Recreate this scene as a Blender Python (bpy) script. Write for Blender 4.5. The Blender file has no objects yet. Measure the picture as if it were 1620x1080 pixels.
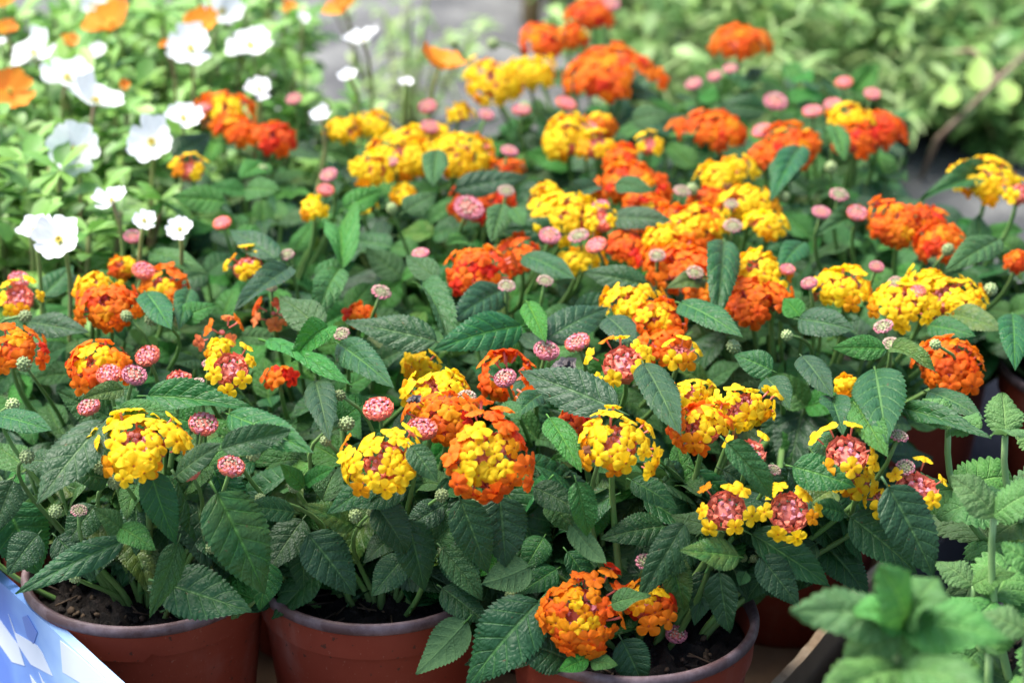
import bpy, math, random
from mathutils import Vector, Matrix
random.seed(7)
R = math.radians
S = bpy.context.scene
COL = S.collection

# ------------------------------------------------------------------ camera, sky, sun, exposure
CAM = Vector((0, 0, 0.68)); PITCH = R(24.0); FPX = 3632.0
cd = bpy.data.cameras.new('camera'); cam = bpy.data.objects.new('camera', cd); COL.objects.link(cam)
cam.location = CAM; cam.rotation_euler = (R(90) - PITCH, 0, 0)
cd.sensor_width = 36; cd.lens = 36 * FPX / 1620; cd.clip_start = 0.05; cd.clip_end = 200
cd.dof.use_dof = True; cd.dof.focus_distance = 1.06; cd.dof.aperture_fstop = 7.6
S.camera = cam
W = bpy.data.worlds.new('World'); S.world = W; W.use_nodes = True
nt = W.node_tree; bg = nt.nodes['Background']
sky = nt.nodes.new('ShaderNodeTexSky'); sky.sky_type = 'NISHITA'; sky.sun_disc = False
SUN_EL, SUN_AZ = 64.0, -72.0            # azimuth from +Y (behind the plants), to the left and a little towards the camera
sky.sun_elevation = R(SUN_EL); sky.sun_rotation = R(SUN_AZ); sky.air_density = 1.0; sky.dust_density = 3.0; sky.ozone_density = 1.0
nt.links.new(sky.outputs[0], bg.inputs[0]); bg.inputs[1].default_value = 0.11
sl = bpy.data.lights.new('sun', 'SUN'); so = bpy.data.objects.new('sun', sl); COL.objects.link(so)
sl.energy = 2.6; sl.angle = R(40); sl.color = (1.0, 0.95, 0.88)
sd = Vector((math.sin(R(SUN_AZ)) * math.cos(R(SUN_EL)), math.cos(R(SUN_AZ)) * math.cos(R(SUN_EL)), math.sin(R(SUN_EL))))
so.rotation_euler = sd.to_track_quat('Z', 'Y').to_euler(); so.location = (0, 0, 5)
S.view_settings.view_transform = 'Standard'; S.view_settings.look = 'None'
S.view_settings.exposure = 1.74; S.view_settings.gamma = 1.0
S.render.engine = 'CYCLES'; S.cycles.use_denoising = True
S.cycles.max_bounces = 4; S.cycles.diffuse_bounces = 3; S.cycles.glossy_bounces = 2; S.cycles.caustics_reflective = False; S.cycles.caustics_refractive = False; S.cycles.transmission_bounces = 4; S.cycles.transparent_max_bounces = 4

# ------------------------------------------------------------------ pixel (1620x1080 photograph) -> point in the place
RX = Vector((1, 0, 0)); FW = Vector((0, math.cos(PITCH), -math.sin(PITCH))); UP = Vector((0, math.sin(PITCH), math.cos(PITCH)))
def ray(px, py): return FW + RX * ((px - 810) / FPX) + UP * ((540 - py) / FPX)
def at_z(px, py, z): d = ray(px, py); return CAM + d * ((z - CAM.z) / d.z)
def at_y(px, py, y): d = ray(px, py); return CAM + d * (y / d.y)
def proj(p):
    v = p - CAM; d = v.dot(FW)
    return 810 + FPX * v.dot(RX) / d, 540 - FPX * v.dot(UP) / d, d
ZC = 0.22
YF = at_z(810, 700, ZC).y
def surf(px, py, k=1.0, z=ZC):
    p = at_z(px, py, z) if py <= 700 else at_y(px, py, YF)
    return CAM + (p - CAM) * k

# ------------------------------------------------------------------ materials
MATS = {}
def newmat(name):
    m = bpy.data.materials.new(name); m.use_nodes = True; MATS[name] = m
    n = m.node_tree.nodes; return m, n, m.node_tree.links, n['Principled BSDF'], n['Material Output']
def N(n, t, **kw):
    x = n.new(t)
    for k, v in kw.items(): setattr(x, k, v)
    return x
def math_(n, l, op, a, b=None, clamp=False):
    x = n.new('ShaderNodeMath'); x.operation = op; x.use_clamp = clamp
    for i, v in enumerate((a, b)):
        if v is None: continue
        if isinstance(v, (int, float)): x.inputs[i].default_value = v
        else: l.new(v, x.inputs[i])
    return x.outputs[0]
def mixc(n, l, f, a, b, mode='MIX'):
    x = n.new('ShaderNodeMix'); x.data_type = 'RGBA'; x.blend_type = mode
    for s, v in ((0, f), (6, a), (7, b)):
        if isinstance(v, (int, float)): x.inputs[s].default_value = v
        elif isinstance(v, tuple): x.inputs[s].default_value = (*v[:3], 1)
        else: l.new(v, x.inputs[s])
    return x.outputs[2]
def hsv(n, l, c, h=None, s=None, v=None):
    x = n.new('ShaderNodeHueSaturation')
    for nm, val in (('Hue', h), ('Saturation', s), ('Value', v)):
        if val is None: continue
        if isinstance(val, (int, float)): x.inputs[nm].default_value = val
        else: l.new(val, x.inputs[nm])
    l.new(c, x.inputs['Color']); return x.outputs[0]
def maprange(n, l, v, a, b, c, d, clamp=True):
    x = n.new('ShaderNodeMapRange'); x.clamp = clamp; l.new(v, x.inputs[0])
    for i, q in enumerate((a, b, c, d)): x.inputs[i + 1].default_value = q
    return x.outputs[0]
def noise(n, l, scale, detail=3, vec=None, rough=0.55):
    x = n.new('ShaderNodeTexNoise'); x.inputs['Scale'].default_value = scale; x.inputs['Detail'].default_value = detail
    x.inputs['Roughness'].default_value = rough
    if vec is not None: l.new(vec, x.inputs['Vector'])
    return x
def bump(n, l, h, strength, dist, p):
    b = n.new('ShaderNodeBump'); b.inputs['Strength'].default_value = strength; b.inputs['Distance'].default_value = dist
    l.new(h, b.inputs['Height']); l.new(b.outputs[0], p.inputs['Normal']); return b

def leaf_mat(name, col, vein, under, rough=0.42, nveins=7.0, quilt=0.6, transl=0.2, dull=0.25):
    m, n, l, p, out = newmat(name)
    uv = N(n, 'ShaderNodeUVMap'); sep = N(n, 'ShaderNodeSeparateXYZ'); l.new(uv.outputs[0], sep.inputs[0])
    u = sep.outputs[0]; v = math_(n, l, 'ABSOLUTE', math_(n, l, 'MULTIPLY_ADD', sep.outputs[1], 2.0)); 
    v.node.inputs[0].links[0].from_node.inputs[2].default_value = -1.0
    info = N(n, 'ShaderNodeObjectInfo'); tc = N(n, 'ShaderNodeTexCoord')
    mid = maprange(n, l, v, 0.02, 0.075, 1, 0)
    vp = math_(n, l, 'POWER', v, 0.85)
    ph = math_(n, l, 'MULTIPLY', math_(n, l, 'SUBTRACT', u, math_(n, l, 'MULTIPLY', vp, 0.2)), nveins)
    fr = math_(n, l, 'ABSOLUTE', math_(n, l, 'SUBTRACT', math_(n, l, 'FRACT', math_(n, l, 'ADD', ph, 20.5)), 0.5))
    sec = math_(n, l, 'MULTIPLY', maprange(n, l, fr, 0.02, 0.09, 1, 0), maprange(n, l, v, 0.75, 1.0, 1, 0))
    vm = math_(n, l, 'MAXIMUM', mid, math_(n, l, 'MULTIPLY', sec, 0.55))
    # fine reticulation
    vo = N(n, 'ShaderNodeTexVoronoi'); vo.feature = 'DISTANCE_TO_EDGE'; vo.inputs['Scale'].default_value = 17
    cb = N(n, 'ShaderNodeCombineXYZ'); l.new(u, cb.inputs[0]); l.new(math_(n, l, 'MULTIPLY', sep.outputs[1], 0.7), cb.inputs[1]); l.new(info.outputs['Random'], cb.inputs[2])
    l.new(cb.outputs[0], vo.inputs['Vector'])
    ret = maprange(n, l, vo.outputs['Distance'], 0.0, 0.35, 0, 1)
    nz = noise(n, l, 5, 4, cb.outputs[0])
    base = mixc(n, l, vm, col, vein)
    base = mixc(n, l, math_(n, l, 'MULTIPLY', maprange(n, l, nz.outputs[0], .35, .7, 0, 1), dull), base, (col[0]*.55+.01, col[1]*.6, col[2]*.9))
    hh = maprange(n, l, info.outputs['Random'], 0, 1, 0.487, 0.515); 
    r2 = math_(n, l, 'FRACT', math_(n, l, 'MULTIPLY', info.outputs['Random'], 7.31))
    base = hsv(n, l, base, hh, maprange(n, l, r2, 0, 1, 0.85, 1.1), maprange(n, l, r2, 0, 1, 0.75, 1.3))
    r3 = math_(n, l, 'FRACT', math_(n, l, 'MULTIPLY', info.outputs['Random'], 13.7))
    yel = math_(n, l, 'MULTIPLY', maprange(n, l, r3, .86, 1.0, 0, .55), maprange(n, l, nz.outputs[0], .3, .6, .3, 1))
    base = mixc(n, l, yel, base, (.16, .20, .025))
    # brown flecks
    fl = noise(n, l, 14, 2, cb.outputs[0]); ff = maprange(n, l, fl.outputs[0], .70, .75, 0, .7)
    base = mixc(n, l, ff, base, (.10, .06, .025))
    geo = N(n, 'ShaderNodeNewGeometry')
    full = mixc(n, l, geo.outputs['Backfacing'], base, mixc(n, l, vm, under, (under[0]*1.3, under[1]*1.25, under[2]*1.2)))
    l.new(full, p.inputs['Base Color'])
    l.new(maprange(n, l, geo.outputs['Backfacing'], 0, 1, rough, .75), p.inputs['Roughness'])
    p.inputs['Specular IOR Level'].default_value = 0.32
    h = math_(n, l, 'SUBTRACT', math_(n, l, 'MULTIPLY', ret, .4), math_(n, l, 'MULTIPLY', vm, 1.0))
    bump(n, l, h, quilt, 0.0012, p)
    tr = N(n, 'ShaderNodeBsdfTranslucent'); l.new(mixc(n, l, .35, full, (.12, .30, .03)), tr.inputs[0])
    mx = N(n, 'ShaderNodeMixShader'); mx.inputs[0].default_value = transl
    l.new(p.outputs[0], mx.inputs[1]); l.new(tr.outputs[0], mx.inputs[2]); l.new(mx.outputs[0], out.inputs[0])
    return m
leaf_mat('lantana_leaf', (.015, .078, .020), (.078, .19, .048), (.075, .165, .06), quilt=.48, nveins=7, rough=.45)
leaf_mat('lantana_young_leaf', (.038, .150, .026), (.11, .27, .055), (.10, .21, .07), rough=.5, quilt=.8, transl=.25, nveins=7)
leaf_mat('mint_leaf', (.080, .205, .050), (.16, .32, .095), (.14, .26, .10), rough=.55, nveins=6, quilt=.7, transl=.25)

def petal_mat(name, col, throat, tip=None, rough=.65, transl=.42, hv=.012, vv=.16):
    m, n, l, p, out = newmat(name)
    uv = N(n, 'ShaderNodeUVMap'); sep = N(n, 'ShaderNodeSeparateXYZ'); l.new(uv.outputs[0], sep.inputs[0])
    info = N(n, 'ShaderNodeObjectInfo'); r = sep.outputs[0]
    c = mixc(n, l, maprange(n, l, r, .10, .22, 1, 0), col, throat)
    if tip: c = mixc(n, l, maprange(n, l, r, .45, 1.0, 0, 1), c, tip)
    cb = N(n, 'ShaderNodeCombineXYZ'); l.new(r, cb.inputs[0]); l.new(math_(n, l, 'MULTIPLY', sep.outputs[1], 6), cb.inputs[1]); l.new(math_(n, l, 'MULTIPLY', info.outputs['Random'], 9), cb.inputs[2])
    nz = noise(n, l, 3.0, 3, cb.outputs[0])
    r2 = math_(n, l, 'FRACT', math_(n, l, 'MULTIPLY', info.outputs['Random'], 5.77))
    val = math_(n, l, 'MULTIPLY', maprange(n, l, r2, 0, 1, 1 - vv, 1 + vv * .5), maprange(n, l, nz.outputs[0], .3, .7, .88, 1.06))
    c = hsv(n, l, c, maprange(n, l, info.outputs['Random'], 0, 1, .5 - hv, .5 + hv), None, val)
    l.new(c, p.inputs['Base Color']); p.inputs['Roughness'].default_value = rough; p.inputs['Specular IOR Level'].default_value = .2
    bump(n, l, nz.outputs[0], .5, .0006, p)
    tr = N(n, 'ShaderNodeBsdfTranslucent'); l.new(c, tr.inputs[0])
    mx = N(n, 'ShaderNodeMixShader'); mx.inputs[0].default_value = transl
    l.new(p.outputs[0], mx.inputs[1]); l.new(tr.outputs[0], mx.inputs[2]); l.new(mx.outputs[0], out.inputs[0])
    return m
petal_mat('petal_yellow', (.90, .56, .008), (.68, .24, .004), (.90, .64, .02), hv=.006, vv=.12)
petal_mat('petal_gold', (.86, .33, .006), (.65, .13, .004))
petal_mat('petal_orange', (.82, .155, .008), (.60, .07, .01), (.84, .19, .01))
petal_mat('petal_red_orange', (.72, .070, .012), (.55, .05, .03), (.76, .09, .012))
petal_mat('petal_coral', (.76, .19, .07), (.65, .12, .10))
petal_mat('petal_white', (.84, .85, .86), (.70, .70, .25), transl=.3, hv=0, vv=.05)
petal_mat('petal_purslane_orange', (.85, .28, .03), (.80, .42, .05), transl=.3)

def plain(name, col, rough=.6, var=.25, scale=40, bstr=0.0, bdist=.001, spec=.4, col2=None, objrand=0.0, detail=4):
    m, n, l, p, out = newmat(name)
    tc = N(n, 'ShaderNodeTexCoord'); nz = noise(n, l, scale, detail, tc.outputs['Object'])
    c2 = col2 or tuple(c * (1 - var) for c in col)
    c = mixc(n, l, maprange(n, l, nz.outputs[0], .35, .65, 0, 1), col, c2)
    if objrand:
        info = N(n, 'ShaderNodeObjectInfo'); c = hsv(n, l, c, None, None, maprange(n, l, info.outputs['Random'], 0, 1, 1 - objrand, 1 + objrand))
    l.new(c, p.inputs['Base Color']); p.inputs['Roughness'].default_value = rough; p.inputs['Specular IOR Level'].default_value = spec
    if bstr: bump(n, l, nz.outputs[0], bstr, bdist, p)
    return m
plain('stem_green', (.10, .22, .05), .55, col2=(.14, .24, .07), scale=60, objrand=.25)
plain('stem_woody', (.14, .12, .06), .7, col2=(.08, .10, .04), scale=60)
plain('bud_green', (.20, .28, .10), .6, col2=(.30, .33, .15), scale=300)
plain('bud_cream', (.42, .36, .22), .6, col2=(.34, .20, .20), scale=400)
plain('bud_pink', (.52, .14, .20), .65, col2=(.58, .25, .27), scale=400, objrand=.12)
plain('bud_coral', (.64, .13, .085), .6, col2=(.66, .20, .12), scale=400, objrand=.12)
plain('fruit_green', (.27, .33, .15), .5, col2=(.19, .27, .09), scale=200, objrand=.3)
plain('tube_pink', (.62, .14, .11), .5, col2=(.66, .22, .16), scale=200)
plain('soil', (.004, .003, .0025), .95, col2=(.018, .012, .009), scale=220, bstr=1, bdist=.004)
plain('dry_leaf', (.10, .065, .035), .8, col2=(.05, .03, .02), scale=60, bstr=.6)
plain('withered', (.10, .09, .09), .8, col2=(.20, .17, .16), scale=200, bstr=.6)
plain('cardboard', (.20, .125, .07), .85, col2=(.15, .09, .05), scale=25, bstr=.3)
plain('cardboard_core', (.36, .27, .18), .85, col2=(.22, .15, .09), scale=90, bstr=.6)
plain('black_plastic', (.012, .013, .016), .45, col2=(.02, .021, .026), scale=60, bstr=.2)
plain('ground_fabric', (.012, .014, .02), .95, col2=(.02, .022, .03), scale=200, bstr=.4, spec=.05)
plain('mint_stem', (.20, .36, .12), .5, col2=(.26, .40, .16), scale=60)
plain('purslane_stem', (.22, .36, .09), .5, col2=(.25, .17, .10), scale=14)
plain('brown_twig', (.22, .15, .10), .8, col2=(.30, .22, .16), scale=60)
plain('bamboo', (.50, .36, .18), .6, col2=(.40, .28, .14), scale=30)
plain('stone', (.16, .16, .18), .9, col2=(.24, .23, .23), scale=20, bstr=.6, bdist=.01)
def foliage_mat(name, col, c2, transl=.3, rough=.45):
    m, n, l, p, out = newmat(name)
    at = N(n, 'ShaderNodeAttribute'); at.attribute_name = 'tint'
    c = mixc(n, l, at.outputs['Fac'], col, c2)
    l.new(c, p.inputs['Base Color']); p.inputs['Roughness'].default_value = rough
    tr = N(n, 'ShaderNodeBsdfTranslucent'); l.new(c, tr.inputs[0])
    mx = N(n, 'ShaderNodeMixShader'); mx.inputs[0].default_value = transl
    l.new(p.outputs[0], mx.inputs[1]); l.new(tr.outputs[0], mx.inputs[2]); l.new(mx.outputs[0], out.inputs[0])
foliage_mat('purslane_foliage', (.11, .29, .05), (.28, .48, .11))
foliage_mat('weed_foliage', (.14, .32, .07), (.38, .55, .18))
foliage_mat('weed_foliage_pale', (.18, .36, .09), (.36, .46, .18))
foliage_mat('weed_foliage_deep', (.09, .24, .05), (.26, .44, .12))

def pot_mat():
    m, n, l, p, out = newmat('pot_terracotta')
    tc = N(n, 'ShaderNodeTexCoord'); a = noise(n, l, 30, 5, tc.outputs['Object']); b = noise(n, l, 500, 2, tc.outputs['Object'])
    c = mixc(n, l, maprange(n, l, a.outputs[0], .4, .7, 0, 1), (.235, .040, .020), (.27, .052, .028))
    c = mixc(n, l, maprange(n, l, b.outputs[0], .66, .74, 0, .35), c, (.40, .20, .14))
    mp = N(n, 'ShaderNodeMapping'); mp.inputs['Scale'].default_value = (1, 1, .12); l.new(tc.outputs['Object'], mp.inputs[0]); st = noise(n, l, 90, 4, mp.outputs[0])
    dn = noise(n, l, 14, 5, tc.outputs['Object'], .65)
    c = mixc(n, l, math_(n, l, 'MULTIPLY', maprange(n, l, dn.outputs[0], .5, .72, 0, 1), maprange(n, l, st.outputs[0], .4, .7, .08, .65)), c, (.33, .22, .18))
    sp = noise(n, l, 260, 2, tc.outputs['Object']); c = mixc(n, l, maprange(n, l, sp.outputs[0], .67, .70, 0, .75), c, (.05, .03, .02))
    l.new(c, p.inputs['Base Color']); p.inputs['Roughness'].default_value = .55; p.inputs['Specular IOR Level'].default_value = .25; bump(n, l, b.outputs[0], .08, .001, p)
    m, n, l, p, out = newmat('pot_rim')
    tc = N(n, 'ShaderNodeTexCoord'); a = noise(n, l, 60, 6, tc.outputs['Object'], .7)
    c = mixc(n, l, maprange(n, l, a.outputs[0], .42, .66, 0, 1), (.085, .045, .045), (.21, .15, .16))
    l.new(c, p.inputs['Base Color']); p.inputs['Roughness'].default_value = .55; bump(n, l, a.outputs[0], .3, .001, p)
pot_mat()
def ground_mat():
    m, n, l, p, out = newmat('paving')
    tc = N(n, 'ShaderNodeTexCoord'); a = noise(n, l, 11, 6, tc.outputs['Object'], .65); b = noise(n, l, 220, 3, tc.outputs['Object'])
    c = mixc(n, l, maprange(n, l, a.outputs[0], .42, .68, 0, 1), (.055, .056, .058), (.19, .195, .185))
    c = mixc(n, l, maprange(n, l, b.outputs[0], .4, .7, 0, .5), c, (.07, .07, .07))
    l.new(c, p.inputs['Base Color']); p.inputs['Roughness'].default_value = .85; bump(n, l, b.outputs[0], .5, .004, p)
ground_mat()
_a = (at_z(0, 930, .12) - Vector((-.335, 1.086, .12))).length; _b = (at_z(150, 1055, .12) - Vector((-.335, 1.086, .12))).length
PX0, PX1 = _a - .02, _b + .01
def carton_mat():
    m, n, l, p, out = newmat('carton_print')
    tc = N(n, 'ShaderNodeTexCoord'); sep = N(n, 'ShaderNodeSeparateXYZ'); l.new(tc.outputs['Object'], sep.inputs[0])
    w = noise(n, l, 22, 3, tc.outputs['Object']); 
    f = math_(n, l, 'ADD', maprange(n, l, sep.outputs[0], PX0, PX1, 0, 1), math_(n, l, 'MULTIPLY', math_(n, l, 'SUBTRACT', w.outputs[0], .5), 1.1))
    r = n.new('ShaderNodeValToRGB'); l.new(f, r.inputs[0])
    e = r.color_ramp.elements; e[0].position = .12; e[0].color = (.09, .20, .62, 1); e[1].position = .85; e[1].color = (.42, .62, .88, 1)
    x = e.new(.45); x.color = (.20, .38, .78, 1)
    l.new(r.outputs[0], p.inputs['Base Color']); p.inputs['Roughness'].default_value = .35
    b = noise(n, l, 900, 1, tc.outputs['Object']); bump(n, l, b.outputs[0], .1, .0005, p)
    plain('print_white', (.70, .76, .86), .35, var=.04); plain('print_blue', (.12, .22, .60), .35, var=.1)
carton_mat()

# ------------------------------------------------------------------ mesh and object helpers
def mesh(name, verts, faces, mats, mi=None, uvs=None, smooth=True, tint=None):
    me = bpy.data.meshes.new(name); me.from_pydata([tuple(v) for v in verts], [], faces)
    for m in (mats if isinstance(mats, (list, tuple)) else [mats]): me.materials.append(MATS[m])
    if mi: me.polygons.foreach_set('material_index', mi)
    if uvs:
        lay = me.uv_layers.new(name='UVMap'); flat = []
        for f in faces:
            for i in f: flat += uvs[i]
        lay.data.foreach_set('uv', flat)
    if tint:
        a = me.attributes.new('tint', 'FLOAT', 'POINT'); a.data.foreach_set('value', tint)
    if smooth: me.polygons.foreach_set('use_smooth', [True] * len(faces))
    me.update(); return me
def link(name, data, parent=None, M=None):
    o = bpy.data.objects.new(name, data); COL.objects.link(o)
    if parent: o.parent = parent
    if M is not None: o.matrix_basis = M
    return o
def thing(name, label, cat, loc, group=None, data=None):
    o = link(name, data); o.location = loc; o['label'] = label; o['category'] = cat
    if group: o['group'] = group
    return o
def frame(pos, x, z, sx=1, sy=1, sz=1):
    x = x.normalized(); z = (z - x * z.dot(x)); z = z.normalized() if z.length > 1e-6 else x.orthogonal().normalized(); y = z.cross(x)
    return Matrix(((x.x*sx, y.x*sy, z.x*sz, pos.x), (x.y*sx, y.y*sy, z.y*sz, pos.y), (x.z*sx, y.z*sy, z.z*sz, pos.z), (0, 0, 0, 1)))
def zframe(pos, z, spin=0, s=1):
    q = z.to_track_quat('Z', 'Y'); return Matrix.Translation(pos) @ q.to_matrix().to_4x4() @ Matrix.Rotation(spin, 4, 'Z') @ Matrix.Scale(s, 4)
class MB:
    def __init__(s): s.v = []; s.f = []; s.mi = []; s.uv = []; s.t = []
    def add(s, vs, fs, mi=0, uv=None, tint=0):
        o = len(s.v); s.v += [tuple(v) for v in vs]; s.f += [tuple(i + o for i in f) for f in fs]; s.mi += [mi] * len(fs)
        s.uv += uv if uv else [(0, .5)] * len(vs); s.t += [tint] * len(vs)
    def tube(s, pts, rad, sides=6, mi=0, tint=0, cap=True):
        vs = []; fs = []; n = len(pts); prev = None
        for i, p in enumerate(pts):
            d = (pts[min(i+1, n-1)] - pts[max(i-1, 0)]).normalized()
            a = d.orthogonal().normalized() if prev is None else (prev - d * prev.dot(d)).normalized()
            prev = a; b = d.cross(a); r = rad[i] if isinstance(rad, (list, tuple)) else rad
            for k in range(sides):
                t = 2 * math.pi * k / sides; vs.append(p + a * (r * math.cos(t)) + b * (r * math.sin(t)))
        for i in range(n - 1):
            for k in range(sides): fs.append((i*sides+k, i*sides+(k+1) % sides, (i+1)*sides+(k+1) % sides, (i+1)*sides+k))
        if cap: fs.append(tuple(range(sides))[::-1]); fs.append(tuple((n-1)*sides+k for k in range(sides)))
        s.add(vs, fs, mi, None, tint)
    def blob(s, c, ax, r, rz, seg=8, rings=5, mi=0):
        q = ax.to_track_quat('Z', 'Y'); vs = [c - ax * rz]; fs = []
        for i in range(1, rings):
            t = math.pi * i / rings
            for k in range(seg):
                f = 2 * math.pi * k / seg; vs.append(c + q @ Vector((r*math.sin(t)*math.cos(f), r*math.sin(t)*math.sin(f), -rz*math.cos(t))))
        vs.append(c + ax * rz); last = len(vs) - 1
        for k in range(seg):
            fs.append((0, 1 + (k+1) % seg, 1 + k)); fs.append((last, last - seg + k, last - seg + (k+1) % seg))
        for i in range(rings - 2):
            for k in range(seg): fs.append((1+i*seg+k, 1+i*seg+(k+1) % seg, 1+(i+1)*seg+(k+1) % seg, 1+(i+1)*seg+k))
        s.add(vs, fs, mi)
    def build(s, name, mats, smooth=True): return mesh(name, s.v, s.f, mats, s.mi, s.uv, smooth, s.t)
def bez(a, b, c, d, n):
    return [a*(1-t)**3 + b*(3*t*(1-t)**2) + c*(3*t*t*(1-t)) + d*t**3 for t in (i / n for i in range(n + 1))]

# ------------------------------------------------------------------ leaf, floret, bud and fruit shapes (shared meshes)
def leaf_mesh(name, mat, wid=.6, teeth=19, tooth=.095, droop=.6, fold=.25, curl=.1, twist=0.0, wave=.02, quilt=.024, nv=7, ap=(.50, 1.02), pet=.12, crenate=False, nu=84, na=10, seed=0, scurve=0.0):
    rnd = random.Random(seed); a, b = ap; um = a / (a + b); pk = um**a * (1 - um)**b
    V = []; UVs = []; F = []
    x = z = 0.0; cx = []; ph1, ph2 = rnd.random() * 6, rnd.random() * 6
    for i in range(nu + 1):
        u = i / nu; ang = .12 - droop * u**1.25 + scurve * math.sin(u * 5 + ph1)
        cx.append((x, z, ang)); x += math.cos(ang) / nu; z += math.sin(ang) / nu
    for i in range(nu + 1):
        u = min(max(i / nu, .002), .998); w = wid / 2 * (u**a * (1 - u)**b) / pk
        t = (u * teeth) % 1.0
        tt = math.sin(math.pi * t) if crenate else (t if t < .75 else (1 - t) * 3)
        wt = w * (1 - tooth * .5 + tooth * tt * 1.4) if .04 < u < .985 else w
        sx, sz, ang = cx[i]; tw = twist * u + .12 * math.sin(u * 4 + ph2)
        for j in range(na + 1):
            v = -1 + 2 * j / na; ww = w + (wt - w) * (abs(v) ** 3)
            y = v * ww; av = abs(v)
            hz = fold * abs(y) - curl * v * v * w + wave * math.sin(u * 11 + (ph1 if v > 0 else ph2)) * v * v
            p = (u - .2 * av**.85) * nv
            hz += quilt * (abs(math.sin(math.pi * p)) ** .8) * (w / (wid / 2)) * (1 - av**6) * min(1, av * 6) + quilt * .6 * (1 - math.exp(-(v / .1)**2))
            yy = y * math.cos(tw) - hz * math.sin(tw); hz = y * math.sin(tw) + hz * math.cos(tw)
            fwd = (.02 * av**4 * tt if not crenate else 0)
            V.append((sx + fwd - math.sin(ang) * hz, yy, sz + math.cos(ang) * hz)); UVs.append((u, .5 + .5 * v))
    for i in range(nu):
        for j in range(na):
            q = i * (na + 1) + j; F.append((q, q + na + 1, q + na + 2, q + 1))
    mb = MB(); mb.add(V, F, 0, UVs)
    k = len(mb.v); mb.tube([Vector((-pet, 0, -.03)), Vector((-pet*.4, 0, -.012)), Vector((.06, 0, .0))], [.017, .014, .009], 5)
    return mb.build(name, mat)
def leafset(mat, base, n, seed, **kw):
    out = []; r = random.Random(seed)
    for i in range(n):
        out.append(leaf_mesh('leaf', mat, wid=.6, droop=r.uniform(.25, 1.05), fold=r.uniform(.12, .5), curl=r.uniform(0, .3), twist=r.uniform(-.45, .45), wave=r.uniform(.01, .035), teeth=r.choice((17, 19, 21)), seed=seed * 50 + i, scurve=r.uniform(-.15, .15), **kw))
    return out
LEAF = leafset('lantana_leaf', 0, 9, 1)
YOUNG = leafset('lantana_young_leaf', 0, 5, 2, quilt=.026)
FLAT = [leaf_mesh('leaf', m, droop=d, fold=.12, curl=.12, twist=t, wave=.015, seed=70 + i, quilt=.026) for i, (m, d, t) in enumerate((('lantana_leaf', .35, .1), ('lantana_leaf', .5, -.15), ('lantana_leaf', .25, .2)))]
FLATY = [leaf_mesh('leaf', 'lantana_young_leaf', droop=d, fold=.15, curl=.15, twist=t, wave=.02, seed=80 + i, quilt=.026) for i, (d, t) in enumerate(((.35, .1), (.5, -.15)))]
MINT = [leaf_mesh('leaf', 'mint_leaf', wid=.72, teeth=11, tooth=.13, droop=.3 + .2*i, fold=.15, curl=.25, twist=.2*(i-1), wave=.04, quilt=.03, nv=6, ap=(.6, .75) if i else (.55, .95), pet=.05, crenate=i != 0, seed=90 + i, scurve=.15) for i in range(4)]

def floret_mesh(mat, n, seed, rings=5, seg=36, cup=0.0, tube=.9):
    r = random.Random(seed); mb = MB(); V = [(0, 0, -.16)]; UVs = [(0, 0)]; F = []
    sizes = [r.uniform(.86, 1.12) for _ in range(n)]; lift = [r.uniform(-.22, .12) for _ in range(n)]; off = r.random() * 6
    for i in range(1, rings + 1):
        q = (i / rings)
        for k in range(seg):
            th = 2 * math.pi * k / seg; lp = (th * n / (2 * math.pi)); li = int(lp) % n; fr = lp - int(lp)
            s = math.sin(math.pi * fr); lobe = s ** .36
            rad = (.46 + .54 * lobe * sizes[li]) * 1.0
            rr = q * (q * rad + (1 - q) * .62)
            z = -.16 * math.exp(-(q / .16)**2) + .04 * math.sin(math.pi * q) - .17 * q**2.2 * (1 - cup) + cup * .5 * q**2 + lift[li] * q * q * s - .10 * q * q * math.cos(fr * 2 * math.pi) + .05 * q**3 * math.sin(fr * 13 + li * 2)
            V.append((rr * math.cos(th), rr * math.sin(th), z)); UVs.append((q, k / seg))
    for k in range(seg): F.append((0, 1 + k, 1 + (k + 1) % seg))
    for i in range(rings - 1):
        for k in range(seg):
            a = 1 + i * seg + k; b = 1 + i * seg + (k + 1) % seg; F.append((a, a + seg, b + seg, b))
    mb.add(V, F, 0, UVs)
    mb.tube([Vector((0, 0, -.12)), Vector((0, .04, -.6)), Vector((0, 0, -.35 - tube))], [.13, .10, .08], 6, 1)
    return mb.build('floret', [mat, 'tube_pink'])
FLO = {c: [floret_mesh('petal_' + c, 4 + (i % 2), 10 * j + i, cup=(.0, .15, .05, -.15)[i]) for i in range(4)] for j, c in enumerate(('yellow', 'gold', 'orange', 'red_orange', 'coral'))}
petal_mat('petal_brown', (.22, .09, .03), (.15, .06, .03)); FLO['brown'] = [floret_mesh('petal_brown', 4, 77, cup=.5), floret_mesh('petal_brown', 5, 78, cup=-.6)]
GA = math.pi * (3 - math.sqrt(5))
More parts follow.
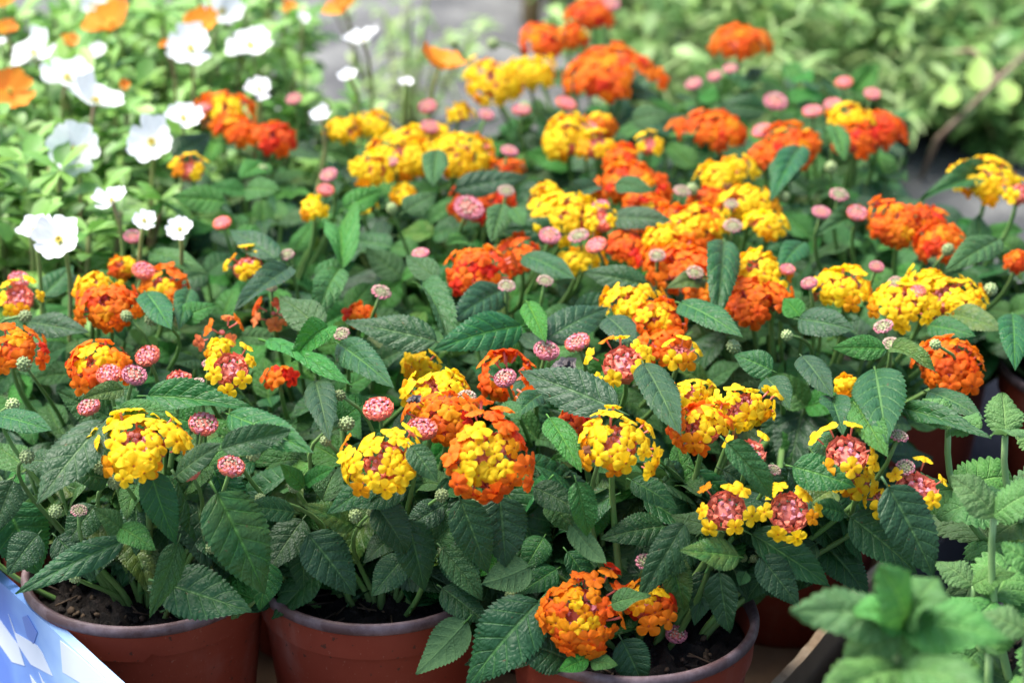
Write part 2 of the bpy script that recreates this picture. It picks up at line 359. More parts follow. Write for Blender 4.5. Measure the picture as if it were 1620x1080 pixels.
def star_bud(mb, M, s, mi, closed):
    # a four-cornered unopened floret: square mouth flared on a short tube
    V = [M @ Vector((0, 0, -.8 * s))]; F = []; k = 8
    for i, (rr, z) in enumerate(((.45, -.5), (.62 if not closed else .92, 0), (1.3 if not closed else .85, .3 if not closed else .4), (.25, .75 if closed else .45))):
        for j in range(k):
            t = 2 * math.pi * j / k; q = 1.0 if j % 2 == 0 else (.58 if i > 0 else 1)
            V.append(M @ Vector((rr * q * s * math.cos(t), rr * q * s * math.sin(t), z * s)))
    V.append(M @ Vector((0, 0, (.8 if closed else .30) * s)))
    for j in range(k): F.append((0, 1 + (j+1) % k, 1 + j))
    for i in range(3):
        for j in range(k): F.append((1+i*k+j, 1+i*k+(j+1) % k, 1+(i+1)*k+(j+1) % k, 1+(i+1)*k+j))
    for j in range(k): F.append((1+3*k+j, 1+3*k+(j+1) % k, len(V)-1))
    mb.add(V, F, mi)
def bud_head_mesh(stage, seed, n=46, name='bud_head', big=1.0):
    # unit: dome of diameter 1, pointing +Z.  stage 0 green-cream, 1 pink rim, 2 coral open buds
    r = random.Random(seed); mb = MB()
    mb.blob(Vector((0, 0, -.12)), Vector((0, 0, 1)), .31, .2, 10, 6, 0)
    for i in range(n):
        q = (i + .5) / n; th = 1.75 * math.sqrt(q); ph = i * GA + r.uniform(-.1, .1)
        d = Vector((math.sin(th) * math.cos(ph), math.sin(th) * math.sin(ph), math.cos(th)))
        rad = .42 * (1 - .14 * max(0, math.cos(th))**2); c = Vector((d.x * rad, d.y * rad, d.z * rad * .56 - .06))
        s = big * (.074 + .034 * q) * (1 + .22 * (stage >= 1) * q) * r.uniform(.9, 1.1)
        e = q + r.uniform(-.12, .12)
        if stage < .4: mi = 1 if e < .8 else 2
        elif stage < .9: mi = 1 if e < .5 else 2
        elif stage < 1.4: mi = 1 if e < .22 else 2
        elif stage < 1.9: mi = 1 if e < .08 else (2 if e < .6 else 3)
        else: mi = 2 if e < (.3 if stage < 2.2 else .12) else 3
        star_bud(mb, zframe(c, d + Vector((0, 0, -.1)), ph), s, mi, closed=not (stage >= 1 and e > .45))
    return mb.build(name, ['bud_green' if stage < .9 else 'tube_pink', 'bud_cream', 'bud_pink', 'bud_coral'], False)
BUDS = [(s, bud_head_mesh(s, int(s * 10) + 3)) for s in (.1, .6, 1.0, 1.5, 2.0)]
BUDP = bud_head_mesh(2.4, 9, 30, 'flower_head', 1.3)
def fruit_mesh(seed):
    r = random.Random(seed); mb = MB(); mb.blob(Vector((0, 0, 0)), Vector((0, 0, 1)), .40, .46, 10, 7, 0)
    for i in range(40):
        z = 1 - 2 * (i + .5) / 40; ph = i * GA; q = math.sqrt(1 - z*z); d = Vector((q*math.cos(ph), q*math.sin(ph), z))
        mb.blob(Vector((d.x*.38, d.y*.38, d.z*.44)), d, .095, .10, 6, 4, 0)
    return mb.build('fruit_head', ['fruit_green'])
FRUIT = [fruit_mesh(1), fruit_mesh(2)]

# ------------------------------------------------------------------ setting
g = link('ground', mesh('ground', [(-60, -60, 0), (60, -60, 0), (60, 60, 0), (-60, 60, 0)], [(0, 1, 2, 3)], 'paving', smooth=False)); g['kind'] = 'structure'

# cardboard tray that holds the front pots: four walls on a base sheet, corner towards the camera
gc = link('ground_cloth', mesh('ground_cloth', [(.27, .3, .003), (1.6, .3, .003), (1.6, 1.62, .003), (.27, 1.62, .003)], [(0, 1, 2, 3)], 'ground_fabric', smooth=False)); gc['kind'] = 'structure'
C0, CL, CR, CB = Vector((-.029, .680, 0)), Vector((-.335, 1.086, 0)), Vector((.249, 1.173, 0)), Vector((-.066, 1.586, 0))
def wall_mesh(a, b, h0, h1, th, mats, jag=.0, seed=0, n=60, out=1):
    # local x along the wall, y thickness (outer face at y=0), z up; torn top edge
    r = random.Random(seed); L = (b - a).length; V = []; F = []; mi = []
    off = 0.0
    for i in range(n + 1):
        t = i / n; off = off * .6 + r.uniform(-1, 1) * jag; h = h0 + (h1 - h0) * t + off
        for (y, z) in ((0, .004), (0, h), (th, h + r.uniform(-1, 1) * jag * .5), (th, .004)): V.append((t * L, y, z))
    for i in range(n):
        for k in range(4):
            q = i * 4 + k; w = i * 4 + (k + 1) % 4; F.append((q, q + 4, w + 4, w)); mi.append(1 if k == 1 else 0 if k == 0 else 2)
    F.append((0, 1, 2, 3)); F.append((n*4+3, n*4+2, n*4+1, n*4)); mi += [1, 1]
    return mesh('wall', V, F, mats, mi, smooth=False)
tray = thing('cardboard_tray', 'brown cardboard tray with blue and white printed side, holding the terracotta pots', 'tray', (0, 0, 0))
fv = [C0, CR, CB, CL]; cen = sum(fv, Vector()) / 4
fl = [Vector((p.x, p.y, 0.001)) for p in fv] + [Vector((p.x, p.y, .005)) for p in fv]
link('base', mesh('base', fl, [(3, 2, 1, 0), (4, 5, 6, 7), (0, 1, 5, 4), (1, 2, 6, 5), (2, 3, 7, 6), (3, 0, 4, 7)], 'cardboard', smooth=False), tray)
def wall(a, b, h0, h1, mats, name, jag, seed):
    x = (b - a).normalized(); y = Vector((-x.y, x.x, 0)); 
    if y.dot(cen - a) < 0: a, b, x, y, h0, h1 = b, a, -x, -y, h1, h0
    M = Matrix(((x.x, y.x, 0, a.x), (x.y, y.y, 0, a.y), (0, 0, 1, 0), (0, 0, 0, 1)))
    return link(name, wall_mesh(a, b, h0, h1, .005, mats, jag, seed), tray, M), M
wl, ML = wall(CL, C0, .120, .120, ['carton_print', 'carton_print', 'cardboard'], 'printed_side', .00012, 1)
wl['label'] = 'blue and white printed side panel'
wall(C0, CR, .062, .062, ['cardboard', 'cardboard_core', 'cardboard'], 'side', .0012, 2)
wall(CR, CB, .062, .062, ['cardboard', 'cardboard_core', 'cardboard'], 'side', .0008, 3)
wall(CB, CL, .062, .062, ['cardboard', 'cardboard_core', 'cardboard'], 'side', .0008, 4)
# print on the blue side: flat shapes lying on the panel
MLi = ML.inverted()
def on_panel(px, py):
    o = MLi @ CAM; d = MLi.to_3x3() @ ray(px, py); t = -o.y / d.y; p = o + d * t; return (p.x, -.0004, p.z)
for poly, m in ((((14, 970), (25, 1000), (60, 1020), (68, 1032), (84, 1068), (50, 1050), (30, 1020)), 'print_white'),
                (((0, 978), (14, 998), (30, 1020), (40, 1052), (20, 1046), (0, 1018)), 'print_white'),
                (((48, 1066), (60, 1082), (70, 1096), (56, 1092)), 'print_white'), (((62, 1062), (70, 1078), (84, 1096), (72, 1090)), 'print_white'),
                (((36, 975), (44, 972), (60, 1000), (54, 1018), (44, 1006)), 'print_blue'), (((96, 1012), (120, 1031), (178, 1083), (180, 1110), (100, 1062)), 'print_white')):
    vs = [on_panel(*q) for q in poly]; n_ = len(vs)
    link('print_shape', mesh('print_shape', vs + [(v[0], v[1] + .0003, v[2]) for v in vs], [tuple(range(n_))] + [(i, (i+1) % n_, n_ + (i+1) % n_, n_ + i) for i in range(n_)], m, smooth=False), wl)

# black nursery tray on the right that holds the mint
bx = (CR - C0).normalized(); by = Vector((bx.y, -bx.x, 0))
bt = thing('nursery_tray', 'black plastic nursery tray under the mint beside the torn cardboard edge', 'tray', (0, 0, 0))
o0 = C0 + by * .012 + bx * .02
BM = Matrix(((bx.x, by.x, 0, o0.x), (bx.y, by.y, 0, o0.y), (0, 0, 1, 0), (0, 0, 0, 1)))
mb = MB()
def box(mb, x0, x1, y0, y1, z0, z1, mi=0):
    v = [Vector((x, y, z)) for z in (z0, z1) for (x, y) in ((x0, y0), (x1, y0), (x1, y1), (x0, y1))]
    mb.add(v, [(3, 2, 1, 0), (4, 5, 6, 7), (0, 1, 5, 4), (1, 2, 6, 5), (2, 3, 7, 6), (3, 0, 4, 7)], mi)
box(mb, 0, .62, 0, .42, .002, .006); link('base', mb.build('base', 'black_plastic', False), bt, BM)
for a_ in ((0, .62, -.003, 0), (0, .62, .42, .423), (-.003, 0, 0, .42), (.62, .623, 0, .42)):
    mb = MB(); box(mb, *a_, .002, .05); link('side', mb.build('side', 'black_plastic', False), bt, BM)

# ------------------------------------------------------------------ pots
def lathe(prof, seg=64, zfun=None):
    V = []; F = []
    for i, (r, z) in enumerate(prof):
        for k in range(seg):
            t = 2 * math.pi * k / seg; V.append((r * math.cos(t), r * math.sin(t), z + (zfun(i, t) if zfun else 0)))
    for i in range(len(prof) - 1):
        for k in range(seg): F.append((i*seg+k, i*seg+(k+1) % seg, (i+1)*seg+(k+1) % seg, (i+1)*seg+k))
    return V, F
def notch(i, t):   # moulded ledge steps up a little over a short arc
    d = math.degrees(t) % 360
    return (.0035 if 276 < d < 284 else .0018 if 284 <= d < 330 else 0) if i in (3, 4) else 0
v, f = lathe([(0.0005, .0), (.044, .0), (.0455, .002), (.0570, .0905), (.0588, .0909), (.0596, .1032), (.0575, .104), (.0560, .101), (.0555, .08), (.043, .004), (.0005, .004)], 90, notch)
POT = mesh('pot', v, f, 'pot_terracotta'); POT.set_sharp_from_angle(angle=R(30))
v, f = lathe([(.0572, .1030), (.0598, .1030), (.0611, .1040), (.0613, .1062), (.0606, .1079), (.0590, .1085), (.0572, .1075), (.0566, .1000)], 90)
RIM = mesh('rim', v, f, 'pot_rim')
v, f = lathe([(.0005, .0), (.040, .0), (.041, .002), (.047, .09), (.0475, .0915), (.0455, .0915), (.039, .004), (.0005, .004)], 40)
MPOT = mesh('pot', v, f, 'black_plastic')
def soil_mesh(r, seed):
    rr = random.Random(seed); n, s = 14, 40; V = []; F = []
    for i in range(n + 1):
        for k in range(s):
            q = i / n * r; t = 2 * math.pi * k / s + (i % 2) * .08
            V.append((q * math.cos(t), q * math.sin(t), (rr.uniform(-.004, .005) if 0 < i < n else 0) + .005 * (1 - i / n)))
    for i in range(n):
        for k in range(s): F.append((i*s+k, (i+1)*s+k, (i+1)*s+(k+1) % s, i*s+(k+1) % s))
    mb = MB(); mb.add(V, F, 0)
    for _ in range(170):
        a = rr.random() * 6.28; q = r * .96 * math.sqrt(rr.random()); mb.blob(Vector((q * math.cos(a), q * math.sin(a), .005 * (1 - q / r) + rr.uniform(0, .003))), Vector((rr.uniform(-1, 1), rr.uniform(-1, 1), 1)).normalized(), rr.uniform(.0008, .0028), rr.uniform(.0006, .0018), 6, 4, 0 if rr.random() < .78 else 1)
    for _ in range(26):
        a = rr.random() * 6.28; q = r * .9 * math.sqrt(rr.random()); c = Vector((q * math.cos(a), q * math.sin(a), .006)); e = Vector((rr.uniform(-1, 1), rr.uniform(-1, 1), rr.uniform(-.1, .3))) * .006; mb.tube([c - e, c, c + e], .0005, 4, 1)
    return mb.build('soil', ['soil', 'dry_leaf'])
SOIL = [soil_mesh(.0553, 1), soil_mesh(.0553, 2)]

# ------------------------------------------------------------------ lantana plants
PL = [  # x, y, label
 (-.178, .976, 'potted lantana in the terracotta pot beside the blue printed carton'),
 (-.066, .978, 'potted lantana in the middle terracotta pot whose front shows below dark leaves'),
 (.056, .933, 'potted lantana with the lowest orange and yellow flower hanging over its pot'),
 (-.235, 1.130, 'potted lantana at the edge behind the blue carton, next to white purslane'),
 (-.105, 1.120, 'potted lantana directly behind the pot by the blue carton, sparse orange blooms'),
 (.020, 1.110, 'potted lantana in the middle of the tray with red orange heads above green buds'),
 (.155, 1.140, 'potted lantana by the torn cardboard edge with yellow blooms near the mint'),
 (-.160, 1.265, 'potted lantana beside purslane with a tall upright leaf and few blooms'),
 (-.030, 1.245, 'potted lantana in mid tray with a deep red bloom under a leaf'),
 (.100, 1.265, 'potted lantana with the dense cascade of yellow and orange heads'),
 (-.050, 1.380, 'potted lantana with the wide band of yellow heads and two pink buds'),
 (.075, 1.385, 'potted lantana with yellow head and loose pink buds behind the cascade'),
 (.235, 1.275, 'potted lantana with leggy orange heads near the open grey paving'),
 (.205, 1.405, 'potted lantana with yellow and red heads at the back under pink buds'),
 (.345, 1.225, 'potted lantana cut off at the frame edge with yellow heads above paving'),
 (.060, 1.500, 'potted lantana at the far back with big red orange heads'),
 (.185, 1.530, 'potted lantana at the far back with one tall orange head on thin stalk'),
 (-.170, 1.375, 'potted lantana among purslane with one orange and yellow head')]
ROOT = []
for i, (x, y, lab) in enumerate(PL):
    zb = .0055 if i in (0, 1, 2, 3, 4, 5, 6, 7, 8, 9, 10) else .0005
    t = thing('potted_lantana', lab, 'potted plant', (x, y, zb), 'lantanas in terracotta pots'); ROOT.append(t)
    p = link('pot', POT, t, Matrix.Rotation((0, .35, -.5)[i] if i < 3 else random.random() * 6, 4, 'Z') @ Matrix.Diagonal((.98, .98, 1.12, 1))); link('rim', RIM, p)
    link('soil', SOIL[i % 2], t, Matrix.Translation((0, 0, .105)) @ Matrix.Rotation(i, 4, 'Z') @ Matrix.Diagonal((.965, .965, 1, 1)))
def nearest(p, pl=None):
    if pl is not None: return pl
    # a bloom leans out towards the front, so favour the plant just behind it
    return min(range(len(PL)), key=lambda i: (PL[i][0] - p.x)**2 + (PL[i][1] - .05 - p.y)**2 * .8)
def local(i, M): return Matrix.Translation(-ROOT[i].location) @ M
STEMS = {}
def stem_to(i, p, ax, r0=.0016, r1=.0011, stub=None):
    b = Vector((PL[i][0], PL[i][1], .105)); v = p - b
    b = b + Vector((max(-.03, min(.03, v.x * .25)), max(-.03, min(.03, v.y * .25)), 0))
    h = (p - b).length
    pts = bez(b, b + Vector((v.x * .15, v.y * .15, h * .35)), p - ax * (h * .38), p, 12)
    mb = MB(); mb.tube(pts, [r0 * 1.4 + (r1 - r0 * 1.4) * (j / 12) for j in range(13)], 6)
    o = link('stem', mb.build('stem', 'stem_green'), ROOT[i], Matrix.Translation(-ROOT[i].location)); return pts
FEAT = []     # things the camera must see: (x0,y0,x1,y1,radius px, depth)
def camdir(p): return (CAM - p).normalized()
Z = Vector((0, 0, 1))
COLS = {'Y': ('yellow', 'yellow', 'yellow', 'gold'), 'O': ('orange', 'orange', 'red_orange'), 'R': ('red_orange', 'red_orange', 'orange')}
def head(px, py, w, typ, face=.45, k=1.0, pl=None, up=None, lean=(0, 0), n=None):
    p = surf(px, py, k); w *= 1.02 if typ[0] == 'P' or face > .7 else 1.1 if w < 100 else 1.04; d = (p - CAM).length; D = w * d / FPX
    i = nearest(p, pl)
    ax = (Z * (1 - face) + camdir(p) * face + RX * lean[0] + Z * lean[1] + Vector((random.uniform(-.15, .15), random.uniform(-.1, .1), 0))).normalized()
    fs = (.0053 if w > 60 else .0047) * random.uniform(.95, 1.06)                # floret radius
    Rd = max(.007, D / 2 - fs * .3)
    c = p - ax * (Rd * .28)
    stem_to(i, c - ax * .004, ax)
    M = zframe(c, ax, random.uniform(-.3, .3))
    kind = 'P' if typ[0] == 'P' else typ
    FEAT.append((px, py, px, py, w * .46, d))
    if kind == 'P':        # opening head: coral buds with a loose ring of first florets
        bm = BUDP
        bd = min(.020, D * .6)
        h = link('flower_head', bm, ROOT[i], local(i, M @ Matrix.Scale(bd, 4)))
        inv = Matrix.Scale(1 / bd, 4); nn = n if n is not None else 7
        for j in range(nn):
            ph = 2 * math.pi * (j + random.uniform(-.3, .3)) / nn; th = random.uniform(.85, 1.6)
            dd = Vector((math.sin(th) * math.cos(ph), math.sin(th) * math.sin(ph), math.cos(th)))
            rr = Rd * random.uniform(.78, 1.12); pos = Vector((dd.x * rr, dd.y * rr, dd.z * rr * .6 + .003))
            nm = (dd + Vector((0, 0, .55))).normalized(); s_ = fs * random.uniform(.68, 1.0)
            col = 'yellow' if random.random() < .85 else 'gold'
            link('floret', random.choice(FLO[col]), h, inv @ zframe(pos, nm, random.random() * 6, s_))
        return i
    s, bm = BUDS[4]
    hollow = typ.endswith('h')
    bd = Rd * (1.25 if not hollow else .3); sqx, sqy = (random.uniform(.98, 1.22), random.uniform(.86, 1.05)) if face < .7 else (random.uniform(.92, 1.0), random.uniform(.92, 1.0)); wob = [(random.uniform(0, 6), random.uniform(.06, .18)) for _ in range(3)]
    h = link('flower_head', bm, ROOT[i], local(i, M @ Matrix.Scale(bd, 4))); inv = Matrix.Scale(1 / bd, 4)
    thm = 1.6; nfl = n or max(8, int(2 * math.pi * Rd * Rd * (1 - math.cos(thm)) / (2.15 * fs * fs)))
    th0 = .2 if (typ[0] == 'Y' and 'c' in typ) else 0.0
    if hollow: th0 = .95
    for j in range(nfl):
        q = (j + .5) / nfl; cth = math.cos(th0) + (math.cos(thm) - math.cos(th0)) * q; th = math.acos(max(-1, min(1, cth))); ph = j * GA + random.uniform(-.15, .15)
        dd = Vector((math.sin(th) * math.cos(ph), math.sin(th) * math.sin(ph), math.cos(th)))
        rr = Rd * random.uniform(.84, 1.1) * (1 + sum(a_ * math.sin((m_ + 1) * ph + f_) for m_, (f_, a_) in enumerate(wob)) * .7)
        if q > .35 and random.random() < .09: continue
        pos = Vector((dd.x * rr * sqx, dd.y * rr * sqy, dd.z * rr * .52))
        nm = (dd + Vector((random.uniform(-.24, .24), random.uniform(-.24, .24), random.uniform(-.1, .3)))).normalized()
        e = q + random.uniform(-.13, .13); t0 = typ[0]
        if typ.startswith('YO'): yt = .09 if typ == 'YOo' else .19; col = 'yellow' if e < yt else 'gold' if e < yt + .1 else 'orange' if e < .8 else random.choice(('orange', 'red_orange'))
        elif t0 == 'Y': col = 'yellow' if e < .82 else 'gold'
        elif t0 == 'O': col = random.choice(('orange', 'orange', 'orange', 'red_orange', 'gold' if q < .3 else 'orange'))
        elif t0 == 'R': col = random.choice(('red_orange', 'red_orange', 'orange'))
        else: col = random.choice(('coral', 'orange'))
        s_ = fs * random.uniform(.78, 1.14) * (.82 if q < .12 and t0 == 'Y' else 1)
        if q > .4 and random.random() < .035: col = 'brown'; s_ *= .7
        link('floret', random.choice(FLO[col]), h, inv @ zframe(pos, nm, random.random() * 6, s_))
    return i
def budhead(px, py, w, stage, face=.3, k=.995, pl=None):
    if py < 420 and stage >= 1.5: stage = random.choice((1.0, 1.0, 1.5, 2.0)); w *= .95
    w *= .92; p = surf(px, py, k); d = (p - CAM).length; D = w * d / FPX; i = nearest(p, pl)
    ax = (Z * (1 - face) + camdir(p) * face + Vector((random.uniform(-.3, .3), random.uniform(-.15, .15), 0))).normalized()
    stem_to(i, p - ax * D * .35, ax, .0013, .0009)
    bm = min(BUDS, key=lambda b: abs(b[0] - stage))[1]
    link('bud_head', bm, ROOT[i], local(i, zframe(p, ax, random.random() * 6, D) @ Matrix.Diagonal((1, 1, .8 if stage < 1 else .78 if py > 420 else .62, 1))))
    FEAT.append((px, py, px, py, w * .5, d))
def fruit(px, py, w, k=1.0, pl=None):
    p = surf(px, py, k); d = (p - CAM).length; D = w * d / FPX; i = nearest(p, pl)
    ax = Vector((random.uniform(-.8, .8), random.uniform(-.8, -.1), random.uniform(.1, .8))).normalized()
    stem_to(i, p - ax * D * .4, ax, .0012, .0008)
    link('fruit_head', random.choice(FRUIT), ROOT[i], local(i, zframe(p, ax, 0, D)))
    FEAT.append((px, py, px, py, w * .5, d))

HEADS = [ # px, py, width, type, face, k
 (218,697,142,'Yc',.38,.985), (155,572,112,'YO',.4,1), (175,475,112,'O',.45,1), (150,450,70,'Y',.3,.995), (255,452,80,'YO',.4,1.01),
 (14,545,98,'O',.4,1), (26,466,82,'P',.4,1), (362,580,96,'P',.55,.99), (285,595,72,'Pc',.3,1,None,0), (352,520,70,'Ch',.5,1,None,6), (432,490,60,'Ch',.4,1.01,None,6),
 (345,548,45,'Y',.4,1.01), (390,415,78,'P',.3,1,None,6), (607,722,122,'Yc',.5,.985), (690,612,112,'Y',.35,1), (700,655,112,'O',.5,1.0), (772,722,162,'YO',.8,.975),
 (668,572,62,'Y',.4,1.03), (803,592,98,'Oh',.5,1.01), (975,697,120,'Yc',.5,.985), (912,662,76,'R',.4,1.02), (1112,668,104,'YO',.5,.995), (1180,640,100,'Yc',.45,.99), (1095,620,70,'Y',.4,1.0),
 (982,568,112,'P',.5,.985,None,8), (1076,556,66,'P',.4,1,None,5), (1002,475,88,'Y',.35,1), (1046,502,88,'YO',.4,1.005), (1050,540,75,'O',.3,1.02),
 (1205,425,92,'Y',.4,1), (1185,470,96,'O',.4,1.01), (1088,355,112,'YO',.35,1), (1085,418,105,'O',.4,1.01), (1045,372,60,'Y',.3,1.0), (1140,275,80,'Y',.3,1.0), (1180,318,95,'Y',.35,1), (1120,310,60,'O',.3,1.01), (995,282,100,'O',.35,1), (900,335,112,'Y',.35,1), (955,345,60,'P',.3,1,None,5),
 (1000,385,84,'R',.35,1.02), (752,420,108,'O',.4,1), (820,398,80,'R',.35,1.01), (762,312,92,'R',.3,1.03), (918,405,60,'Y',.3,1.02),
 (640,245,96,'Y',.35,1), (588,262,72,'Y',.35,1), (722,235,98,'Y',.35,1), (650,215,60,'Y',.3,1.01), (540,200,60,'Y',.3,1.01), (590,192,55,'Y',.3,1.01), (497,325,46,'Y',.3,1), (575,320,45,'Y',.3,1.03), (640,302,48,'Y',.3,1.03),
 (300,263,66,'P',.35,1,None,7), (360,172,84,'YO',.35,1), (378,200,66,'O',.3,1.01), (440,212,70,'R',.3,1.01), (783,122,92,'Y',.35,1), (838,108,78,'Y',.35,1.005), (960,105,135,'O',.3,1),
 (862,58,72,'O',.3,1), (905,52,54,'O',.3,1.01), (935,14,74,'O',.2,1), (1170,58,90,'O',.15,1), (1135,197,92,'O',.35,1), (1078,197,34,'O',.3,1.02), (898,212,94,'Yc',.4,1), (950,192,55,'YO',.3,1.01), (945,228,64,'P',.35,1,None,5),
 (1026,226,52,'P',.3,1,None,5), (1245,228,92,'O',.35,1), (1345,182,72,'Y',.35,.995), (1390,198,84,'R',.3,1.005), (1350,215,70,'R',.4,1.01), (1425,348,106,'O',.4,1), (1488,378,82,'O',.4,1.01),
 (1430,468,96,'Yc',.4,1), (1500,462,104,'Yc',.4,1), (1330,447,92,'Yc',.35,1), (1502,570,116,'O',.45,1.03), (1500,510,40,'R',.3,1.03), (1342,606,48,'Y',.4,1.03),
 (1340,712,112,'P',.45,.99,6), (1358,758,66,'Y',.4,.995,6,8), (1146,802,106,'P',.75,.975,None,7), (1250,806,108,'P',.65,.975,6,8), (1188,712,84,'Pc',.4,.99,6,2), (1452,765,112,'Pc',.4,.99,6,5), (1395,785,42,'Y',.4,.99,6,5),
 (918,968,150,'YOo',.78,.96,2), (1020,945,100,'YO',.4,.985,2), (1558,274,92,'Y',.3,1), (1610,300,66,'Pc',.3,.99,None,4), (572,492,46,'O',.3,1.03), (805,264,50,'O',.3,1.02), (865,298,44,'Y',.3,1.01), (728,176,46,'Y',.2,1.01), (440,590,40,'O',.3,1.04),(1610,410,40,'R',.3,1.02),(195,420,50,'YO',.3,1.02),(1060,405,92,'O',.35,1.015),(1125,452,80,'O',.35,1.015),(1040,335,66,'YO',.3,1.01),(1112,348,84,'Y',.35,.998),(1150,425,70,'R',.35,1.02),(1228,462,56,'O',.3,1.01),(1208,350,64,'Y',.35,.998),(1165,262,60,'Y',.3,1.0),(872,322,66,'Y',.3,1.005),(930,312,60,'O',.3,1.01),(985,250,60,'O',.3,1.01),(1020,312,60,'O',.3,1.01),(690,215,60,'Y',.3,1.01),(1470,345,70,'O',.35,1.01),(1465,440,66,'Y',.35,.998),(1530,480,56,'Y',.35,1.0),(1210,240,60,'O',.3,1.01),(1275,220,56,'O',.3,1.01),
]
for h in HEADS:
    x, y, w, t, fc, k = h[:6]; pl = h[6] if len(h) > 6 else None; n = h[7] if len(h) > 7 else None
    head(x, y, w, t, fc, k, pl, n=n)
BUDL = [(140,642,43,1.5),(233,562,46,2),(213,592,46,1),(172,591,46,2),(322,669,53,1.5),(366,736,50,1.5),(300,745,40,2),(604,461,36,.6),(802,451,32,.1),(863,443,30,.1),(540,527,29,.1),(598,645,56,2),(668,676,56,2),(738,628,36,.1),(799,597,42,1),(865,553,48,1),(913,540,47,1.5),(950,723,38,1),(1022,888,38,.6),(1070,1002,40,1),(1040,403,30,.1),(1100,430,32,.1),(1160,356,34,.1),(1157,322,26,.1),(915,372,38,.6),(870,372,42,2),(943,387,42,2),(1080,301,32,.1),(515,300,34,2),(520,276,34,2),(351,352,36,2),(210,373,36,2),(227,427,42,2),(30,441,38,1.5),(680,200,36,2),(676,168,36,2),(770,181,30,2),(825,173,36,2),(896,163,40,2),(806,238,34,1.5),(1300,335,38,2),(1328,307,34,.6),(1356,336,40,2),(1387,421,28,1),(1416,445,26,.6),(1280,447,31,1),(1246,425,28,1.5),(1397,515,36,.6),(1410,543,32,.1),(1422,688,35,.6),(1432,738,35,.6),(1227,160,44,1),(1205,206,40,2),(1285,175,38,2),(1318,165,36,2),(1380,148,32,1.5),(1335,130,34,1.5),(1097,132,34,1.5),(1130,120,28,1.5),(1155,108,28,1),(665,400,34,2),(454,402,26,.1),(465,156,30,1),(322,170,30,2),(801,301,30,.1),(742,328,58,2),(1168,640,30,2),(932,200,30,1.5),(950,326,34,2),(965,6,40,1.5),(1450,462,34,2),(620,255,22,1),(125,806,30,.1),(310,605,30,.6),(330,575,24,.6),(430,455,20,.1),(1225,742,26,.1)]
for b in BUDL: budhead(*b)
FRU = [(43,722,26),(20,640,24),(38,576,26),(40,500,22),(157,740,25),(182,763,25),(88,808,24),(118,912,22),(334,867,20),(400,718,26),(538,625,20),(548,670,27),(465,770,22),(412,788,18),(515,697,20),(562,816,24),(590,808,22),(753,799,25),(699,783,24),(830,905,26),(811,940,28),(1176,882,15),(1192,883,15),(240,505,24),(1567,458,24),(1245,530,20),(700,870,18),(830,170,22),(780,70,22),(718,70,18),(1240,312,20),(1500,395,22),(1480,545,20),(1160,548,24),(620,330,20),(490,505,18),(415,270,22),(1095,300,22),(515,170,20),(200,500,20),(1315,265,22),(905,205,14)]
for f_ in FRU: fruit(*f_)

# ------------------------------------------------------------------ the leaves the photograph shows singly
def xleaf(bx_, by_, tx, ty, w, k=1.015, kt=None, tone=0, side=0.0, face=.6, pl=None):
    kt = k - .012 if kt is None else kt
    b = surf(bx_, by_, k); t = surf(tx, ty, kt); d = (b - CAM).length
    i = nearest((b + t) / 2, pl); x = (t - b); L = x.length * 1.04
    nrm = camdir(b) * face + Z * (1 - face) + RX * side + Vector((random.uniform(-.1, .1), 0, random.uniform(-.1, .1)))
    if tone == 2: nrm = -nrm
    me = random.choice(FLATY if tone == 1 else FLAT) if random.random() < .75 else random.choice(YOUNG if tone == 1 else LEAF)
    wid = w * d / FPX * 1.08
    link('leaf', me, ROOT[i], local(i, frame(b, x, nrm, L, wid / .6, (L + wid / .6) / 2)))
    FEAT.append((bx_ * .85 + tx * .15, by_ * .85 + ty * .15, bx_ * .2 + tx * .8, by_ * .2 + ty * .8, w * .36, d * 1.01))
